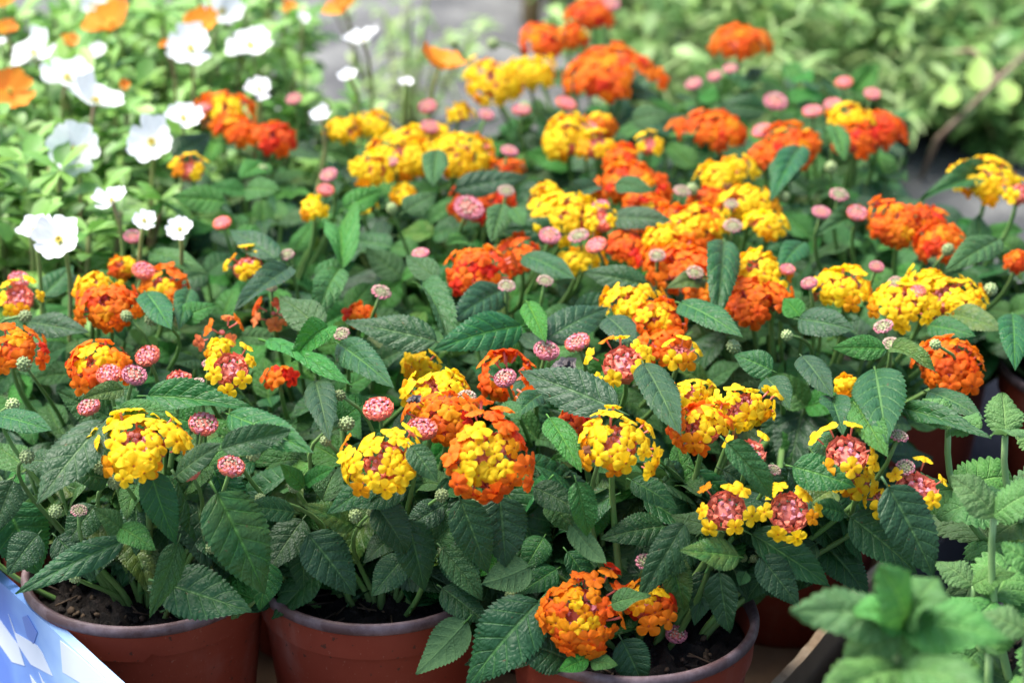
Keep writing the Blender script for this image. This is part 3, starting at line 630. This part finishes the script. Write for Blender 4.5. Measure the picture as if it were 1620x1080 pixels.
XL = [ # base x,y  tip x,y  width  k  kt tone side
 (343,780,420,935,98,.985,.97,0,0), (196,855,28,932,44,.985,.965,0,-.2), (190,833,243,866,44,.975,.965,1), (193,838,150,805,36,.975,.97,1), (238,745,275,858,52,.99,.98,0,-.3), (282,858,240,972,44,.985,.965,1,.4),
 (252,920,392,966,84,.985,.97,0), (165,668,62,790,78,.98,.965,0,-.2), (168,758,108,748,44,1.0,.99), (10,800,60,905,90,1.03,1.02), (478,822,424,905,58,1.02,1.0), (488,845,560,938,72,1.0,.99), (425,890,412,962,50,1.0,.99), (645,822,672,932,62,1.0,.99), (595,800,648,872,58,.995,.985),
 (728,790,772,904,62,.99,.98), (790,786,800,892,76,1.0,.99), (845,770,925,812,44,.995,.985), (1050,832,955,848,50,1.01,1.0), (903,828,958,898,38,.985,.975,2), (912,762,934,850,44,.98,.97,1), (700,868,762,948,44,.985,.975,1), (838,895,765,925,56,.99,.98,2),
 (852,952,738,1080,96,.975,.955,0), (897,1042,808,1008,70,.965,.96,0), (738,982,660,1062,58,.985,.975,2), (984,1012,1022,1085,56,.965,.955), (968,955,1022,936,36,.955,.95,1), (1082,828,1012,944,50,.98,.965,0,.3), (930,1040,885,1060,30,.95,.945,1), (935,1045,975,1050,30,.95,.945,1),
 (1168,880,1078,872,52,.97,.96), (1138,905,1152,1002,50,.98,.97,0,-.3), (1203,880,1262,956,52,.975,.965), (1190,845,1314,918,58,.985,.97,0), (1405,770,1474,908,84,.97,.955,0,.15), (1345,817,1448,902,66,.99,.98), (1150,700,1232,788,46,.975,.965,1), (1255,738,1350,768,58,.985,.975), (1335,812,1288,798,36,.99,.985), (1180,905,1170,925,22,.97,.965,1),
 (690,540,552,512,58,1.0,.99), (822,516,695,545,62,.995,.985), (667,455,714,523,50,.995,.985,1), (690,440,643,405,38,.99,.985,1), (796,458,718,500,52,1.015,1.0), (862,538,962,482,62,1.01,.995), (835,480,862,538,36,.985,.98,1), (976,648,828,588,72,.99,.975,0), (1020,578,1075,688,56,.975,.965,0), (963,503,1006,548,48,.985,.98), (1022,452,925,428,42,1.005,.995), (830,405,908,442,44,1.005,.995), (538,545,618,608,50,1.0,.985), (870,662,917,738,46,.985,.975,1), (798,638,822,662,32,.975,.97,1), (862,622,812,655,40,1.01,1.0),
 (235,626,390,637,50,.985,.975,0), (190,645,278,654,36,.975,.97,1), (195,615,132,630,30,.985,.98,1), (352,710,460,676,44,.975,.965,0), (364,656,492,716,56,.985,.97,0), (280,752,350,703,46,.975,.965,0), (506,520,444,470,56,.995,.985,1), (456,424,380,474,46,.985,.975,0), (438,410,366,364,46,.995,.985), (424,540,552,606,46,.995,.985,1,.3), (518,518,466,552,42,.98,.975,1), (232,464,270,522,46,.985,.98), (-5,658,80,682,46,.99,.98), (45,510,137,526,44,1.02,1.01), (536,428,498,482,46,1.0,.99,1), (540,430,538,318,50,1.0,1.0,1,0), (500,440,560,415,40,1.01,1.0,1), (285,505,340,480,40,1.0,.99,1), (300,460,285,510,38,1.0,.99),
 (1145,385,1138,474,52,.98,.97), (1078,480,1168,524,52,.985,.975,0), (1265,505,1350,522,52,1.0,.99), (1400,552,1320,548,38,.985,.98,1), (1412,550,1477,576,34,.985,.98,1), (1385,588,1402,692,76,.99,.98,0), (1270,565,1316,628,44,.99,.985), (1215,600,1247,642,46,1.0,.99), (1222,586,1163,560,42,1.005,.995), (1315,630,1332,672,42,.995,.985), (1428,645,1562,690,38,1.0,.99), (1355,642,1402,718,48,.985,.975,1), (1578,380,1498,428,46,.99,.98,1), (1602,500,1606,572,46,.995,.985), (1505,497,1582,520,46,1.01,1.0), (1470,515,1540,530,40,1.02,1.01),
 (1250,290,1228,248,44,.99,.985,1), (1265,235,1225,300,44,.99,.98), (1320,200,1335,245,36,.985,.98,1), (690,240,685,292,40,.98,.975,1), (795,325,778,375,38,.985,.98,1), (812,330,828,355,30,.985,.98,1), (720,300,832,280,42,1.0,.99), (905,370,790,360,40,1.02,1.01), (970,345,1060,350,42,1.0,.99), (975,290,1030,300,34,.985,.98,1), (945,295,890,310,34,1.0,.99), (275,250,330,215,46,.995,.985), (390,300,440,300,46,.995,.985,1), (355,320,275,310,44,1.0,.99,1), (420,260,380,280,40,1.0,.99,1), (545,330,605,300,40,1.0,.99,1), (640,335,690,305,40,1.0,.99,1), (240,400,320,425,44,1.02,1.01,1), (1000,190,1060,180,40,1.0,.99,1), (1210,175,1140,165,40,1.02,1.01),
 (1375,335,1300,360,42,1.01,1.0), (1270,385,1235,420,38,1.0,.99), (1265,500,1240,470,34,1.0,.99,1), (1290,690,1330,730,40,1.0,.99), (1470,620,1550,655,44,1.02,1.01), (870,790,905,840,44,1.0,.99,1), (480,770,445,735,28,.98,.975,1), (485,765,520,738,30,.98,.975,1), (465,810,385,800,40,1.0,.99), (560,830,480,800,44,1.0,.99), (600,760,520,810,42,1.0,.99), (640,770,560,800,48,1.0,.99), (650,705,690,760,40,.98,.97), (500,605,520,690,46,1.0,.99), (1120,440,1060,450,36,1.01,1.0), (1580,270,1470,300,42,1.01,1.0), (700,800,640,835,44,1.01,1.0), (1100,850,1040,915,50,1.0), (1060,880,1085,965,46,.995), (1120,900,1100,985,44,1.0), (1230,880,1180,950,46,1.01), (1010,860,1060,910,44,1.01), (60,845,12,905,52,1.0), (90,850,150,912,56,1.01), (20,760,-10,840,50,1.01), (150,800,105,860,50,1.02), (1290,860,1230,905,44,1.0), (700,930,770,985,50,1.0), (640,880,590,940,50,1.0), (860,850,830,900,44,1.01),(1000,760,1070,800,44,1.0),(880,900,820,940,44,1.0),
]
for a_ in XL:
    kw = dict(zip(('k', 'kt', 'tone', 'side'), a_[5:])); xleaf(*a_[:5], **kw)

# ------------------------------------------------------------------ the rest of each plant's leaves and stems
def inpoly(x, y, P):
    c = False; j = len(P) - 1
    for i in range(len(P)):
        if (P[i][1] > y) != (P[j][1] > y) and x < (P[j][0] - P[i][0]) * (y - P[i][1]) / (P[j][1] - P[i][1]) + P[i][0]: c = not c
        j = i
    return c
CLEAR = [[(-60, 905), (60, 905), (120, 930), (235, 945), (300, 990), (430, 965), (430, 1130), (-60, 1130)], [(435, 920), (480, 945), (560, 950), (690, 945), (735, 1000), (735, 1130), (435, 1130)],
         [(1060, 1000), (1110, 960), (1180, 990), (1230, 960), (1320, 925), (1400, 915), (1250, 1130), (1040, 1130)], [(1000, 1000), (1180, 985), (1180, 1130), (1000, 1130)], [(735, 1075), (1100, 1075), (1100, 1130), (735, 1130)],
         [(1480, 700), (1640, 560), (1640, 1100), (1420, 1000)], [(1460, 240), (1560, 300), (1540, 330), (1430, 330)], [(560, -60), (860, -60), (740, 90), (740, 160), (620, 160)]]
def visible_ok(pts):
    for p in pts:
        x, y, d = proj(p)
        for P in CLEAR:
            if inpoly(x, y, P): return False
        for (x0, y0, x1, y1, r, fd) in FEAT:
            if d > fd + .004: continue
            dx, dy = x1 - x0, y1 - y0; q = dx*dx + dy*dy
            t = 0 if q == 0 else max(0, min(1, ((x - x0) * dx + (y - y0) * dy) / q))
            if (x - x0 - t*dx)**2 + (y - y0 - t*dy)**2 < r*r: return False
    return True
rnd = random.Random(11); NL = [0]
def fleaf(i, b, dirv, nrm, L, young=False):
    dirv = dirv.normalized(); mid = b + dirv * L * .5; tip = b + dirv * L * .95 - Z * L * .15
    x, y, d = proj(mid)
    if not (-130 < x < 1750 and -130 < y < 1230): return 0
    s = nrm.cross(dirv).normalized() * L * .2
    if not visible_ok((b + dirv * L * .2, mid, tip, mid + s, mid - s)): return 0
    w = L * rnd.uniform(.82, 1.08)
    link('leaf', rnd.choice(YOUNG if young else LEAF), ROOT[i], local(i, frame(b, dirv, nrm, L, w, (L + w) / 2))); NL[0] += 1; return 1
for i, (x, y, lab) in enumerate(PL):
    c = Vector((x, y, .105)); front = i < 4 or i == 6
    top = ZC - .022
    nst = 19
    for s in range(nst):
        az = s * GA + rnd.uniform(-.2, .2); q = math.sqrt((s + .5) / nst); rr = .082 * q
        tip = Vector((x + rr * math.cos(az), y + rr * math.sin(az), top - .045 * q * q + rnd.uniform(-.012, .008)))
        b = c + Vector((rr * .25 * math.cos(az), rr * .25 * math.sin(az), -.008)); v = tip - b
        pts = bez(b, b + Vector((v.x * .5, v.y * .5, v.z * .3)), tip - Vector((v.x * .15, v.y * .15, v.z * .4)), tip, 10)
        a0 = rnd.random() * 3; kept = 0; topn = 0
        for nd in range(5):
            p = pts[3 + int(nd * 1.75)]; a0 += math.pi / 2 + rnd.uniform(-.3, .3)
            for sgn in (0, math.pi):
                a = a0 + sgn; el = rnd.uniform(-.55, .35) + (.35 if nd == 4 else 0); L = rnd.uniform(.030, .047) * (.66 if nd == 4 else .85 if nd == 3 else 1)
                dv = Vector((math.cos(a) * math.cos(el), math.sin(a) * math.cos(el), math.sin(el)))
                nr = Z * .8 + Vector((math.cos(az), math.sin(az), 0)) * .25 * q + Vector((0, -.35, 0)) + Vector((rnd.uniform(-.3, .3), rnd.uniform(-.3, .3), 0))
                if fleaf(i, p, dv, nr, L, nd >= 3 and rnd.random() < .8): kept += 1; topn = min(10, 3 + int(nd * 1.75))
        if kept > 1:      # the stem ends at its topmost leaf pair
            mb = MB(); mb.tube(pts[:topn + 1], [.0019 - .00009 * j for j in range(topn + 1)], 5); link('stem', mb.build('stem', 'stem_green'), ROOT[i], local(i, Matrix()))
    for s in range(34 if i < 3 else 20):      # leaves hanging round the outside
        a = rnd.uniform(0, 2 * math.pi) if i >= 3 else rnd.uniform(-math.pi, 0.3)
        r0 = rnd.uniform(.045, .075); zz = rnd.uniform(.125, .185); el = rnd.uniform(-1.1, -.35)
        p = Vector((x + r0 * math.cos(a), y + r0 * math.sin(a), zz)); dv = Vector((math.cos(a + rnd.uniform(-.5, .5)) * math.cos(el), math.sin(a + rnd.uniform(-.5, .5)) * math.cos(el), math.sin(el)))
        fleaf(i, p, dv, Vector((math.cos(a) * .7, math.sin(a) * .7, .8)), rnd.uniform(.038, .055))
for j in range(800):      # dark leaves hanging inside the front of the first row
    px, py = rnd.uniform(-20, 1420), rnd.uniform(735, 930); p = surf(px, py, rnd.uniform(1.015, 1.1))
    i = nearest(p); a = math.atan2(p.y - PL[i][1], p.x - PL[i][0]) + rnd.uniform(-.9, .9); el = rnd.uniform(-1.3, -.5)
    if (Vector((PL[i][0], PL[i][1], 0)) - Vector((p.x, p.y, 0))).length > .11: continue
    fleaf(i, p, Vector((math.cos(a) * math.cos(el), math.sin(a) * math.cos(el), math.sin(el))), Vector((math.cos(a) * .8, math.sin(a) * .8 - .3, .7)), rnd.uniform(.026, .046))
for j in range(260):
    px, py = rnd.uniform(940, 1340), rnd.uniform(770, 945); p = surf(px, py, rnd.uniform(1.01, 1.08))
    i = nearest(p, 2 if px < 1180 else 6); a = rnd.uniform(-2.9, -.2); el = rnd.uniform(-.9, .1)
    fleaf(i, p, Vector((math.cos(a) * math.cos(el), math.sin(a) * math.cos(el), math.sin(el))), Vector((math.cos(a) * .7, math.sin(a) * .7 - .4, .8)), rnd.uniform(.026, .038))
for j in range(420):      # short leaves over the soil, just inside the rims
    px, py = rnd.uniform(30, 1180), rnd.uniform(845, 930); p = surf(px, py, rnd.uniform(1.0, 1.06))
    i = min(range(3), key=lambda q: (PL[q][0] - p.x)**2 + (PL[q][1] - p.y)**2); a = rnd.uniform(-2.9, -.2); el = rnd.uniform(-.75, .1)
    if p.z < .125: continue
    fleaf(i, p, Vector((math.cos(a) * math.cos(el), math.sin(a) * math.cos(el), math.sin(el))), Vector((math.cos(a) * .7, math.sin(a) * .7 - .4, .8)), rnd.uniform(.022, .034))
print('filler leaves', NL[0])

# ------------------------------------------------------------------ small loose things
p = at_z(1110, 990, .105); o = thing('fallen_floret', 'fallen orange floret lying on dark soil in the pot under the low bloom', 'floret', p, None, FLO['red_orange'][0]); o.scale = (.006,) * 3
p = at_z(135, 938, .104); o = thing('dry_leaf', 'curled brown dead leaf on the soil beside the blue carton', 'leaf', p, None, leaf_mesh('dry_leaf', 'dry_leaf', droop=1.6, fold=.6, curl=.5, twist=.5, wave=.08, seed=5)); o.scale = (.024, .02, .024); o.rotation_euler = (.5, -.1, .4)
mb = MB(); rr = random.Random(4)
for j in range(14):
    d = Vector((rr.uniform(-1, 1), rr.uniform(-1, 1), rr.uniform(-.2, .8))).normalized(); a = Vector((rr.uniform(-.3, .3), rr.uniform(-.3, .3), 0)); e = a + d * rr.uniform(.5, 1); s_ = d.orthogonal() * .25
    mb.add([a - s_*.4, a + s_*.4, (a+e)/2 + s_ + d.cross(s_)*.6, e, (a+e)/2 - s_], [(0, 1, 2), (0, 2, 3), (0, 3, 4)])
o = thing('withered_bloom', 'shrivelled grey withered bloom resting on a large dark leaf', 'bloom', surf(892, 578, .975), None, mb.build('withered_bloom', 'withered', False)); o.scale = (.008,) * 3
o = thing('withered_bloom', 'tiny dark withered petal stuck on the yellow and orange head', 'bloom', surf(655, 632, .975), None, mb.build('withered_bloom', 'withered', False)); o.scale = (.0045,) * 3

# ------------------------------------------------------------------ mint on the right
WH = ((1425,985,1248,962,84,1.0),(1425,985,1395,893,86,1.02),(1430,985,1600,1008,92,1.0),(1420,990,1330,1062,70,.985),(1440,985,1500,940,60,1.02),(1440,990,1490,1075,70,.985),(1425,975,1445,935,36,.99),(1420,975,1385,960,34,.985),(1425,1060,1290,1110,90,1.03),(1425,1060,1570,1100,90,1.03))
def mint(x, y, label, stems, whorl=(), zb=.0065):
    T = Matrix.Translation(-Vector((x, y, zb)))
    t = thing('potted_mint', label, 'potted plant', (x, y, zb), 'mint plants in black pots')
    link('pot', MPOT, t); link('soil', SOIL[0], t, Matrix.Translation((0, 0, .078)) @ Matrix.Diagonal((.79, .79, 1, 1)))
    for (bx_, by_, tx, ty, w, k) in whorl:
        b = CAM + ray(bx_, by_).normalized() * .84; e = CAM + ray(tx, ty).normalized() * (.84 * (2 - k) * .985); L = (e - b).length; wd = w * .84 / FPX / .72 * 1.05
        link('leaf', MINT[0], t, T @ frame(b, e - b, camdir(b) * .6 + Z * .5, L, wd, L))
    for (px, py, dist, lens, nodes, seed) in stems:
        r = random.Random(seed); d = ray(px, py).normalized(); tip = CAM + d * dist; b = Vector((x + r.uniform(-.02, .02), y + r.uniform(-.02, .02), .085))
        pts = bez(b, b + Z * (tip.z - b.z) * .4, tip - Z * (tip.z - b.z) * .5, tip, 16)
        mb = MB(); mb.tube(pts, [.0024 - .00006 * j for j in range(17)], 6); link('stem', mb.build('stem', 'mint_stem'), t, T)
        a0 = r.random() * 3
        for nd in range(nodes):
            q = pts[16 - int(nd * 16 / (nodes + .5))]; a0 += math.pi / 2
            L = lens * min(1, .55 + .3 * nd)
            for sg in (0, math.pi):
                a = a0 + sg + r.uniform(-.3, .3); el = r.uniform(-.1, .35) + (.5 if nd == 0 else 0)
                dv = Vector((math.cos(a) * math.cos(el), math.sin(a) * math.cos(el), math.sin(el)))
                link('leaf', r.choice(MINT), t, T @ frame(q, dv, Z + Vector((0, -.45, 0)), L, L, L))
mint(.140, .690, 'potted mint closest to the camera, its blurred toothed leaf whorl over the tray', [(1425, 985, .84, .043, 1, 1)], WH)
mint(.270, .950, 'potted mint in the black tray whose pale leaves touch the lantana', [(1590, 690, 1.05, .042, 4, 2), (1500, 680, 1.07, .040, 4, 8), (1660, 720, 1.08, .040, 4, 9)])
mint(.235, .845, 'potted mint in the black tray with scalloped yellowish leaves', [(1572, 815, 1.0, .046, 3, 3), (1540, 925, 1.02, .036, 3, 4), (1640, 900, 1.0, .036, 3, 10)])
mint(.225, .745, 'potted mint in the black tray at the bottom corner, quilted leaves', [(1565, 1035, .93, .036, 3, 5), (1625, 1000, .92, .038, 3, 6), (1500, 1090, .92, .03, 2, 12)])

# ------------------------------------------------------------------ purslane upper left
def flat_leaf(mb, M, L, Wd, tint, bend=.2):
    V = [Vector((0, 0, 0)), Vector((.3*L, -.34*Wd, .02*L)), Vector((.34*L, 0, -.03*L)), Vector((.3*L, .34*Wd, .02*L)), Vector((.68*L, -.5*Wd, -.02*L)), Vector((.7*L, 0, -.06*L)), Vector((.68*L, .5*Wd, -.02*L)), Vector((.92*L, -.28*Wd, -bend*.6*L)), Vector((.92*L, .28*Wd, -bend*.6*L)), Vector((L, 0, -bend*L))]
    mb.add([M @ v for v in V], [(0, 1, 2), (0, 2, 3), (1, 4, 5, 2), (2, 5, 6, 3), (4, 7, 9, 5), (5, 9, 8, 6)], 0, None, tint)
def pet5_mesh(mat, seed, n=5, cupf=.3):
    r = random.Random(seed); V = []; F = []; U = []
    for i in range(7):
        for j in range(7):
            u = i / 6; v = -1 + j / 3; w = .62 * (u ** .6) * (1 - .30 * u**4)
            x = u * (1 - .13 * (1 - abs(v))**2 * u**3 - .12 * v * v * u); V.append((x, v * w, cupf * u**1.6 * (1 + .25 * v * v) - .06 * u**4 + .03 * math.sin(v * 4 + seed) * u)); U.append((u, .5 + v * .5))
    for i in range(6):
        for j in range(6): q = i * 7 + j; F.append((q, q + 7, q + 8, q + 1))
    return mesh('petal', V, F, mat, None, U)
PETW = [pet5_mesh('petal_white', i, cupf=c) for i, c in enumerate((.22, .34, .5))]; PETO = [pet5_mesh('petal_purslane_orange', i, cupf=c) for i, c in enumerate((.2, .35, .5))]
mb = MB(); mb.blob(Vector((0, 0, .06)), Z, .07, .1, 8, 5, 0)
for j in range(16):
    t = j * GA; mb.tube([Vector((0, 0, .05)), Vector((.1*math.cos(t), .1*math.sin(t), .2))], .015, 4, 1); mb.blob(Vector((.1*math.cos(t), .1*math.sin(t), .21)), Z, .035, .035, 5, 3, 1)
plain('stamen_yellow', (.70, .52, .06), .6); CEN = mb.build('flower', ['bud_green', 'stamen_yellow'])
PUR = [(-.300, 1.275, 'potted purslane with white flowers just behind the leftmost lantana'), (-.430, 1.300, 'potted purslane at the frame edge with white flowers beside an orange one'), (-.285, 1.425, 'potted purslane with drooping white blooms above brown stem'),
       (-.410, 1.460, 'potted purslane at the frame edge with orange bloom, second row'), (-.245, 1.575, 'potted purslane with two round white blooms above the orange lantana head'), (-.390, 1.620, 'potted purslane in the far corner with orange cup flower'),
       (-.120, 1.545, 'potted purslane beside grey paving with few white flowers'), (-.255, 1.730, 'potted purslane at the top of the frame with white and orange blooms')]
PR = []
for i, (x, y, lab) in enumerate(PUR):
    t = thing('potted_purslane', lab, 'potted plant', (x, y, .0005), 'purslane pots'); PR.append(t); r = random.Random(40 + i)
    link('pot', POT, t); link('soil', SOIL[0], t, Matrix.Translation((0, 0, .094)))
    fo = MB(); hgt = .128 if i != 6 else .06; rad = .115 if i not in (6,) else .075
    for s in range(34 if i not in (6,) else 16):
        az = s * GA; q = math.sqrt((s + .5) / 34); rr = rad * q
        tip = Vector((rr * math.cos(az), rr * math.sin(az), .10 + hgt - .07 * q * q + r.uniform(-.02, .02))); b = Vector((rr * .25 * math.cos(az), rr * .25 * math.sin(az), .095)); v = tip - b
        pts = bez(b, b + Vector((v.x * .6, v.y * .6, v.z * .2)), tip - Vector((v.x * .1, v.y * .1, v.z * .4)), tip, 10)
        m2 = MB(); m2.tube(pts, .0017, 5); link('stem', m2.build('stem', 'purslane_stem'), t)
        for j in range(2, 11):
            for _ in range(5 if j < 9 else 8):
                a = r.random() * 6.28; el = r.uniform(-.3, .9); dv = Vector((math.cos(a) * math.cos(el), math.sin(a) * math.cos(el), math.sin(el)))
                L = r.uniform(.014, .026); flat_leaf(fo, frame(pts[j], dv, Z + Vector((r.uniform(-.4, .4), r.uniform(-.4, .4), 0))), L, L * r.uniform(.38, .55), r.random())
    o = link('foliage', fo.build('foliage', 'purslane_foliage'), t); o['kind'] = 'stuff'
def pflower(px, py, w, col, face, z=.238, spread=1.0):
    p = at_z(px, py, z); d = (p - CAM).length; rad = w * d / FPX / 2 * 1.05
    i = min(range(len(PUR)), key=lambda q: (PUR[q][0] - p.x)**2 + (PUR[q][1] - p.y)**2); t = PR[i]
    ax = (Z * (1 - face) + camdir(p) * face + Vector((random.uniform(-.35, .35), 0, 0))).normalized(); lo = p - t.location
    b = Vector((lo.x * .9, lo.y * .93, .115)); m2 = MB(); m2.tube(bez(b, b + Z * .05, lo - ax * .04, lo, 8), .0013, 5); link('stem', m2.build('stem', 'purslane_stem'), t)
    h = link('flower', CEN, t, zframe(lo, ax, random.random() * 6, rad))
    for j in range(5):
        a = 2 * math.pi * j / 5 + random.uniform(-.12, .12)
        link('petal', random.choice(PETW if col == 'w' else PETO), h, Matrix.Rotation(a, 4, 'Z') @ Matrix.Rotation(-random.uniform(-.1, .35), 4, 'Y') @ Matrix.Scale(random.uniform(.92, 1.08), 4))
for a_ in ((55,88,78,'w',.3),(105,126,80,'w',.3),(150,165,88,'w',.1),(118,240,86,'w',.75),(302,80,76,'w',.4),(397,75,76,'w',.35),(350,20,64,'w',.5),(240,226,76,'w',.7),(290,190,64,'w',.3),(178,320,56,'w',.2),(55,368,62,'w',.3),(95,382,78,'w',.6),(575,66,60,'w',.1),(553,122,34,'w',.4),(508,183,36,'w',.4),(642,132,26,'w',.3),(410,142,44,'w',.5),(285,364,46,'w',.5),(228,350,40,'w',.5),(155,85,34,'w',.3),(480,30,22,'w',.3),(0,70,24,'w',.3),(145,12,46,'w',.3),
           (178,40,82,'p',.35),(545,15,64,'p',.2),(14,146,72,'p',.5),(695,107,80,'p',.15),(322,42,60,'p',.4),(5,6,50,'p',.3),(108,66,30,'p',.4),(195,136,20,'p',.4),(12,50,36,'p',.3),(455,12,28,'p',.3),(262,73,20,'p',.3)):
    pflower(*a_)

# ------------------------------------------------------------------ weeds and clutter upper right and behind
def bush(name, label, x, y, rad, hgt, ns, per, L, asp, mat, seed, stemmat='purslane_stem', up=.3, group='weeds beyond the lantanas'):
    r = random.Random(seed); t = thing(name, label, 'plant', (x, y, 0), group); fo = MB()
    for s in range(ns):
        az = s * GA + r.uniform(-.3, .3); q = math.sqrt((s + .5) / ns); rr = rad * q
        tip = Vector((rr * math.cos(az), rr * math.sin(az), hgt * (1 - .4 * q * q) * r.uniform(.65, 1.1))); b = Vector((rr * .2 * math.cos(az), rr * .2 * math.sin(az), 0)); v = tip - b
        pts = bez(b, b + Vector((v.x * .4, v.y * .4, v.z * .4)), tip - Vector((v.x * .3, v.y * .3, v.z * .25)), tip, 12)
        m2 = MB(); m2.tube(pts, [.003 - .00016 * j for j in range(13)], 5); link('stem', m2.build('stem', stemmat), t)
        for j in range(per):
            p = pts[2 + int(r.random() * 10.99)]; a = r.random() * 6.28; el = r.uniform(-.4, up + .4); dv = Vector((math.cos(a) * math.cos(el), math.sin(a) * math.cos(el), math.sin(el)))
            ll = L * r.uniform(.6, 1.25); flat_leaf(fo, frame(p, dv, Z + Vector((r.uniform(-.5, .5), r.uniform(-.6, .2), 0))), ll, ll * asp * r.uniform(.8, 1.2), r.random(), r.uniform(.05, .5))
    o = link('foliage', fo.build('foliage', mat), t); o['kind'] = 'stuff'
W_ = [('weed_bush', 'broad leaved green weed behind the tall orange lantana head', 1090, 60, 2.0, .20, .26, 25, 44, 0.030, 0.38, 'weed_foliage', 1),
      ('weed_bush', 'lush green weed at the top edge above the pink buds', 1250, 20, 2.2, .22, .28, 28, 48, 0.028, 0.34, 'weed_foliage', 2),
      ('weed_bush', 'fine leaved bright green weed at the top edge by dark pots', 1420, 10, 2.35, .24, .30, 30, 60, 0.025, 0.26, 'weed_foliage', 3),
      ('weed_bush', 'pale dry grassy weed beside the twig', 1480, 150, 2.0, .13, .12, 19, 32, 0.030, 0.14, 'weed_foliage_pale', 4),
      ('weed_bush', 'green weed growing against grey stones at the frame edge', 1600, 120, 2.1, .16, .2, 19, 44, 0.028, 0.34, 'weed_foliage', 5),
      ('weed_bush', 'low dark leaved weed near the open paving', 1400, 130, 2.05, .12, .15, 16, 44, 0.028, 0.38, 'weed_foliage_deep', 6),
      ('weed_bush', 'low leafy weed beside the orange lantana at the paving', 1600, 190, 1.95, .11, .12, 16, 40, 0.028, 0.36, 'weed_foliage_deep', 7),
      ('weed_bush', 'deep green weed behind the red orange lantana heads', 1010, 20, 2.4, .2, .26, 25, 48, 0.030, 0.34, 'weed_foliage_deep', 8),
      ('weed_bush', 'tall bright weed in the top corner', 1590, 0, 2.5, .2, .3, 25, 52, 0.028, 0.30, 'weed_foliage', 9),
      ('weed_bush', 'grassy light green weed between the orange heads', 1200, 110, 1.9, .15, .17, 22, 52, 0.034, 0.14, 'weed_foliage_pale', 10),
      ('weed_bush', 'bushy weed behind the twig with narrow leaves', 1340, 70, 2.0, .16, .2, 25, 52, 0.028, 0.24, 'weed_foliage', 11),
      ('weed_bush', 'small light green sprig on the grey paving at the top', 640, 30, 2.0, .09, .14, 9, 17, 0.025, 0.26, 'weed_foliage_pale', 12)]
for (nm, lab, px, py, yy, rad, h, ns, per, L, asp, m, sd) in W_:
    q = at_y(px, py, yy); bush(nm, lab, q.x, yy, rad, h, ns, per, L, asp, m, sd)
# twigs, round yellowish leaves
def tw(pts, r0): mb = MB(); mb.tube(pts, r0, 6); return mb.build('twig', 'brown_twig')
a_, b_, c_ = at_y(1530, 175, 1.75), at_y(1580, 125, 1.8), at_y(1650, 60, 1.85)
t = thing('twig', 'bare brown twig leaning over the stones, with yellow green leaves', 'twig', (0, 0, 0), None, tw([Vector((a_.x - .01, a_.y + .12, .002)), Vector((a_.x - .012, a_.y + .05, a_.z * .6)), a_, b_, c_], [.0022, .0022, .0021, .0019, .0015]))
link('side_twig', tw([b_, at_y(1540, 80, 1.85), at_y(1480, 85, 1.9)], .0016), t)
foliage_mat('yellow_leaf', (.24, .38, .07), (.28, .42, .10))
for (bx_, by_, tx, ty, w) in ((1552, 85, 1548, 140, 42), (1585, 128, 1604, 160, 36), (1500, 130, 1505, 165, 34)):
    b = at_y(bx_, by_, 1.78); e = at_y(tx, ty, 1.74); mb = MB(); L = (e - b).length; flat_leaf(mb, frame(b, e - b, camdir(b), 1, 1, 1), L, w * 1.85 / FPX, .5, .05); link('leaf', mb.build('leaf', 'yellow_leaf'), t)
def rock(label, px, py, yy, r0, seed):
    r = random.Random(seed); mb = MB(); mb.blob(Vector((0, 0, 0)), Z, 1, .7, 14, 9, 0); mb.v = [tuple(c * (1 + .22 * math.sin(v[0] * 3 + seed) * math.cos(v[1] * 4 + seed) + r.uniform(-.04, .04)) for c in v) for v in mb.v]
    q = at_y(px, py, yy); o = thing('stone', label, 'stone', (q.x, yy, r0 * .45), 'stones at the edge', mb.build('stone', 'stone')); o.scale = (r0,) * 3
rock('dark rounded stone at the frame edge under the weeds', 1606, 55, 2.3, .07, 1); rock('flat grey stone behind the twig', 1540, 110, 2.2, .06, 2)
q = at_y(840, 60, 2.35); mb = MB(); mb.tube([Vector((0, 0, 0)), Vector((.003, 0, .25)), Vector((0, 0, .5))], .010, 10); thing('bamboo_stake', 'pale bamboo stake standing on the paving at the top edge', 'stake', (q.x, 2.35, 0), None, mb.build('bamboo_stake', 'bamboo'))
def bpot(label, px, py, yy):
    q = at_y(px, py, yy); t = thing('empty_pot', label, 'pot', (q.x, yy, .0005), 'empty black pots', MPOT); t.scale = (1.3,) * 3
bpot('empty black plastic pot among the weeds at the top edge', 1390, 45, 2.15); bpot('empty black plastic pot behind the red orange lantana', 905, 0, 2.5)
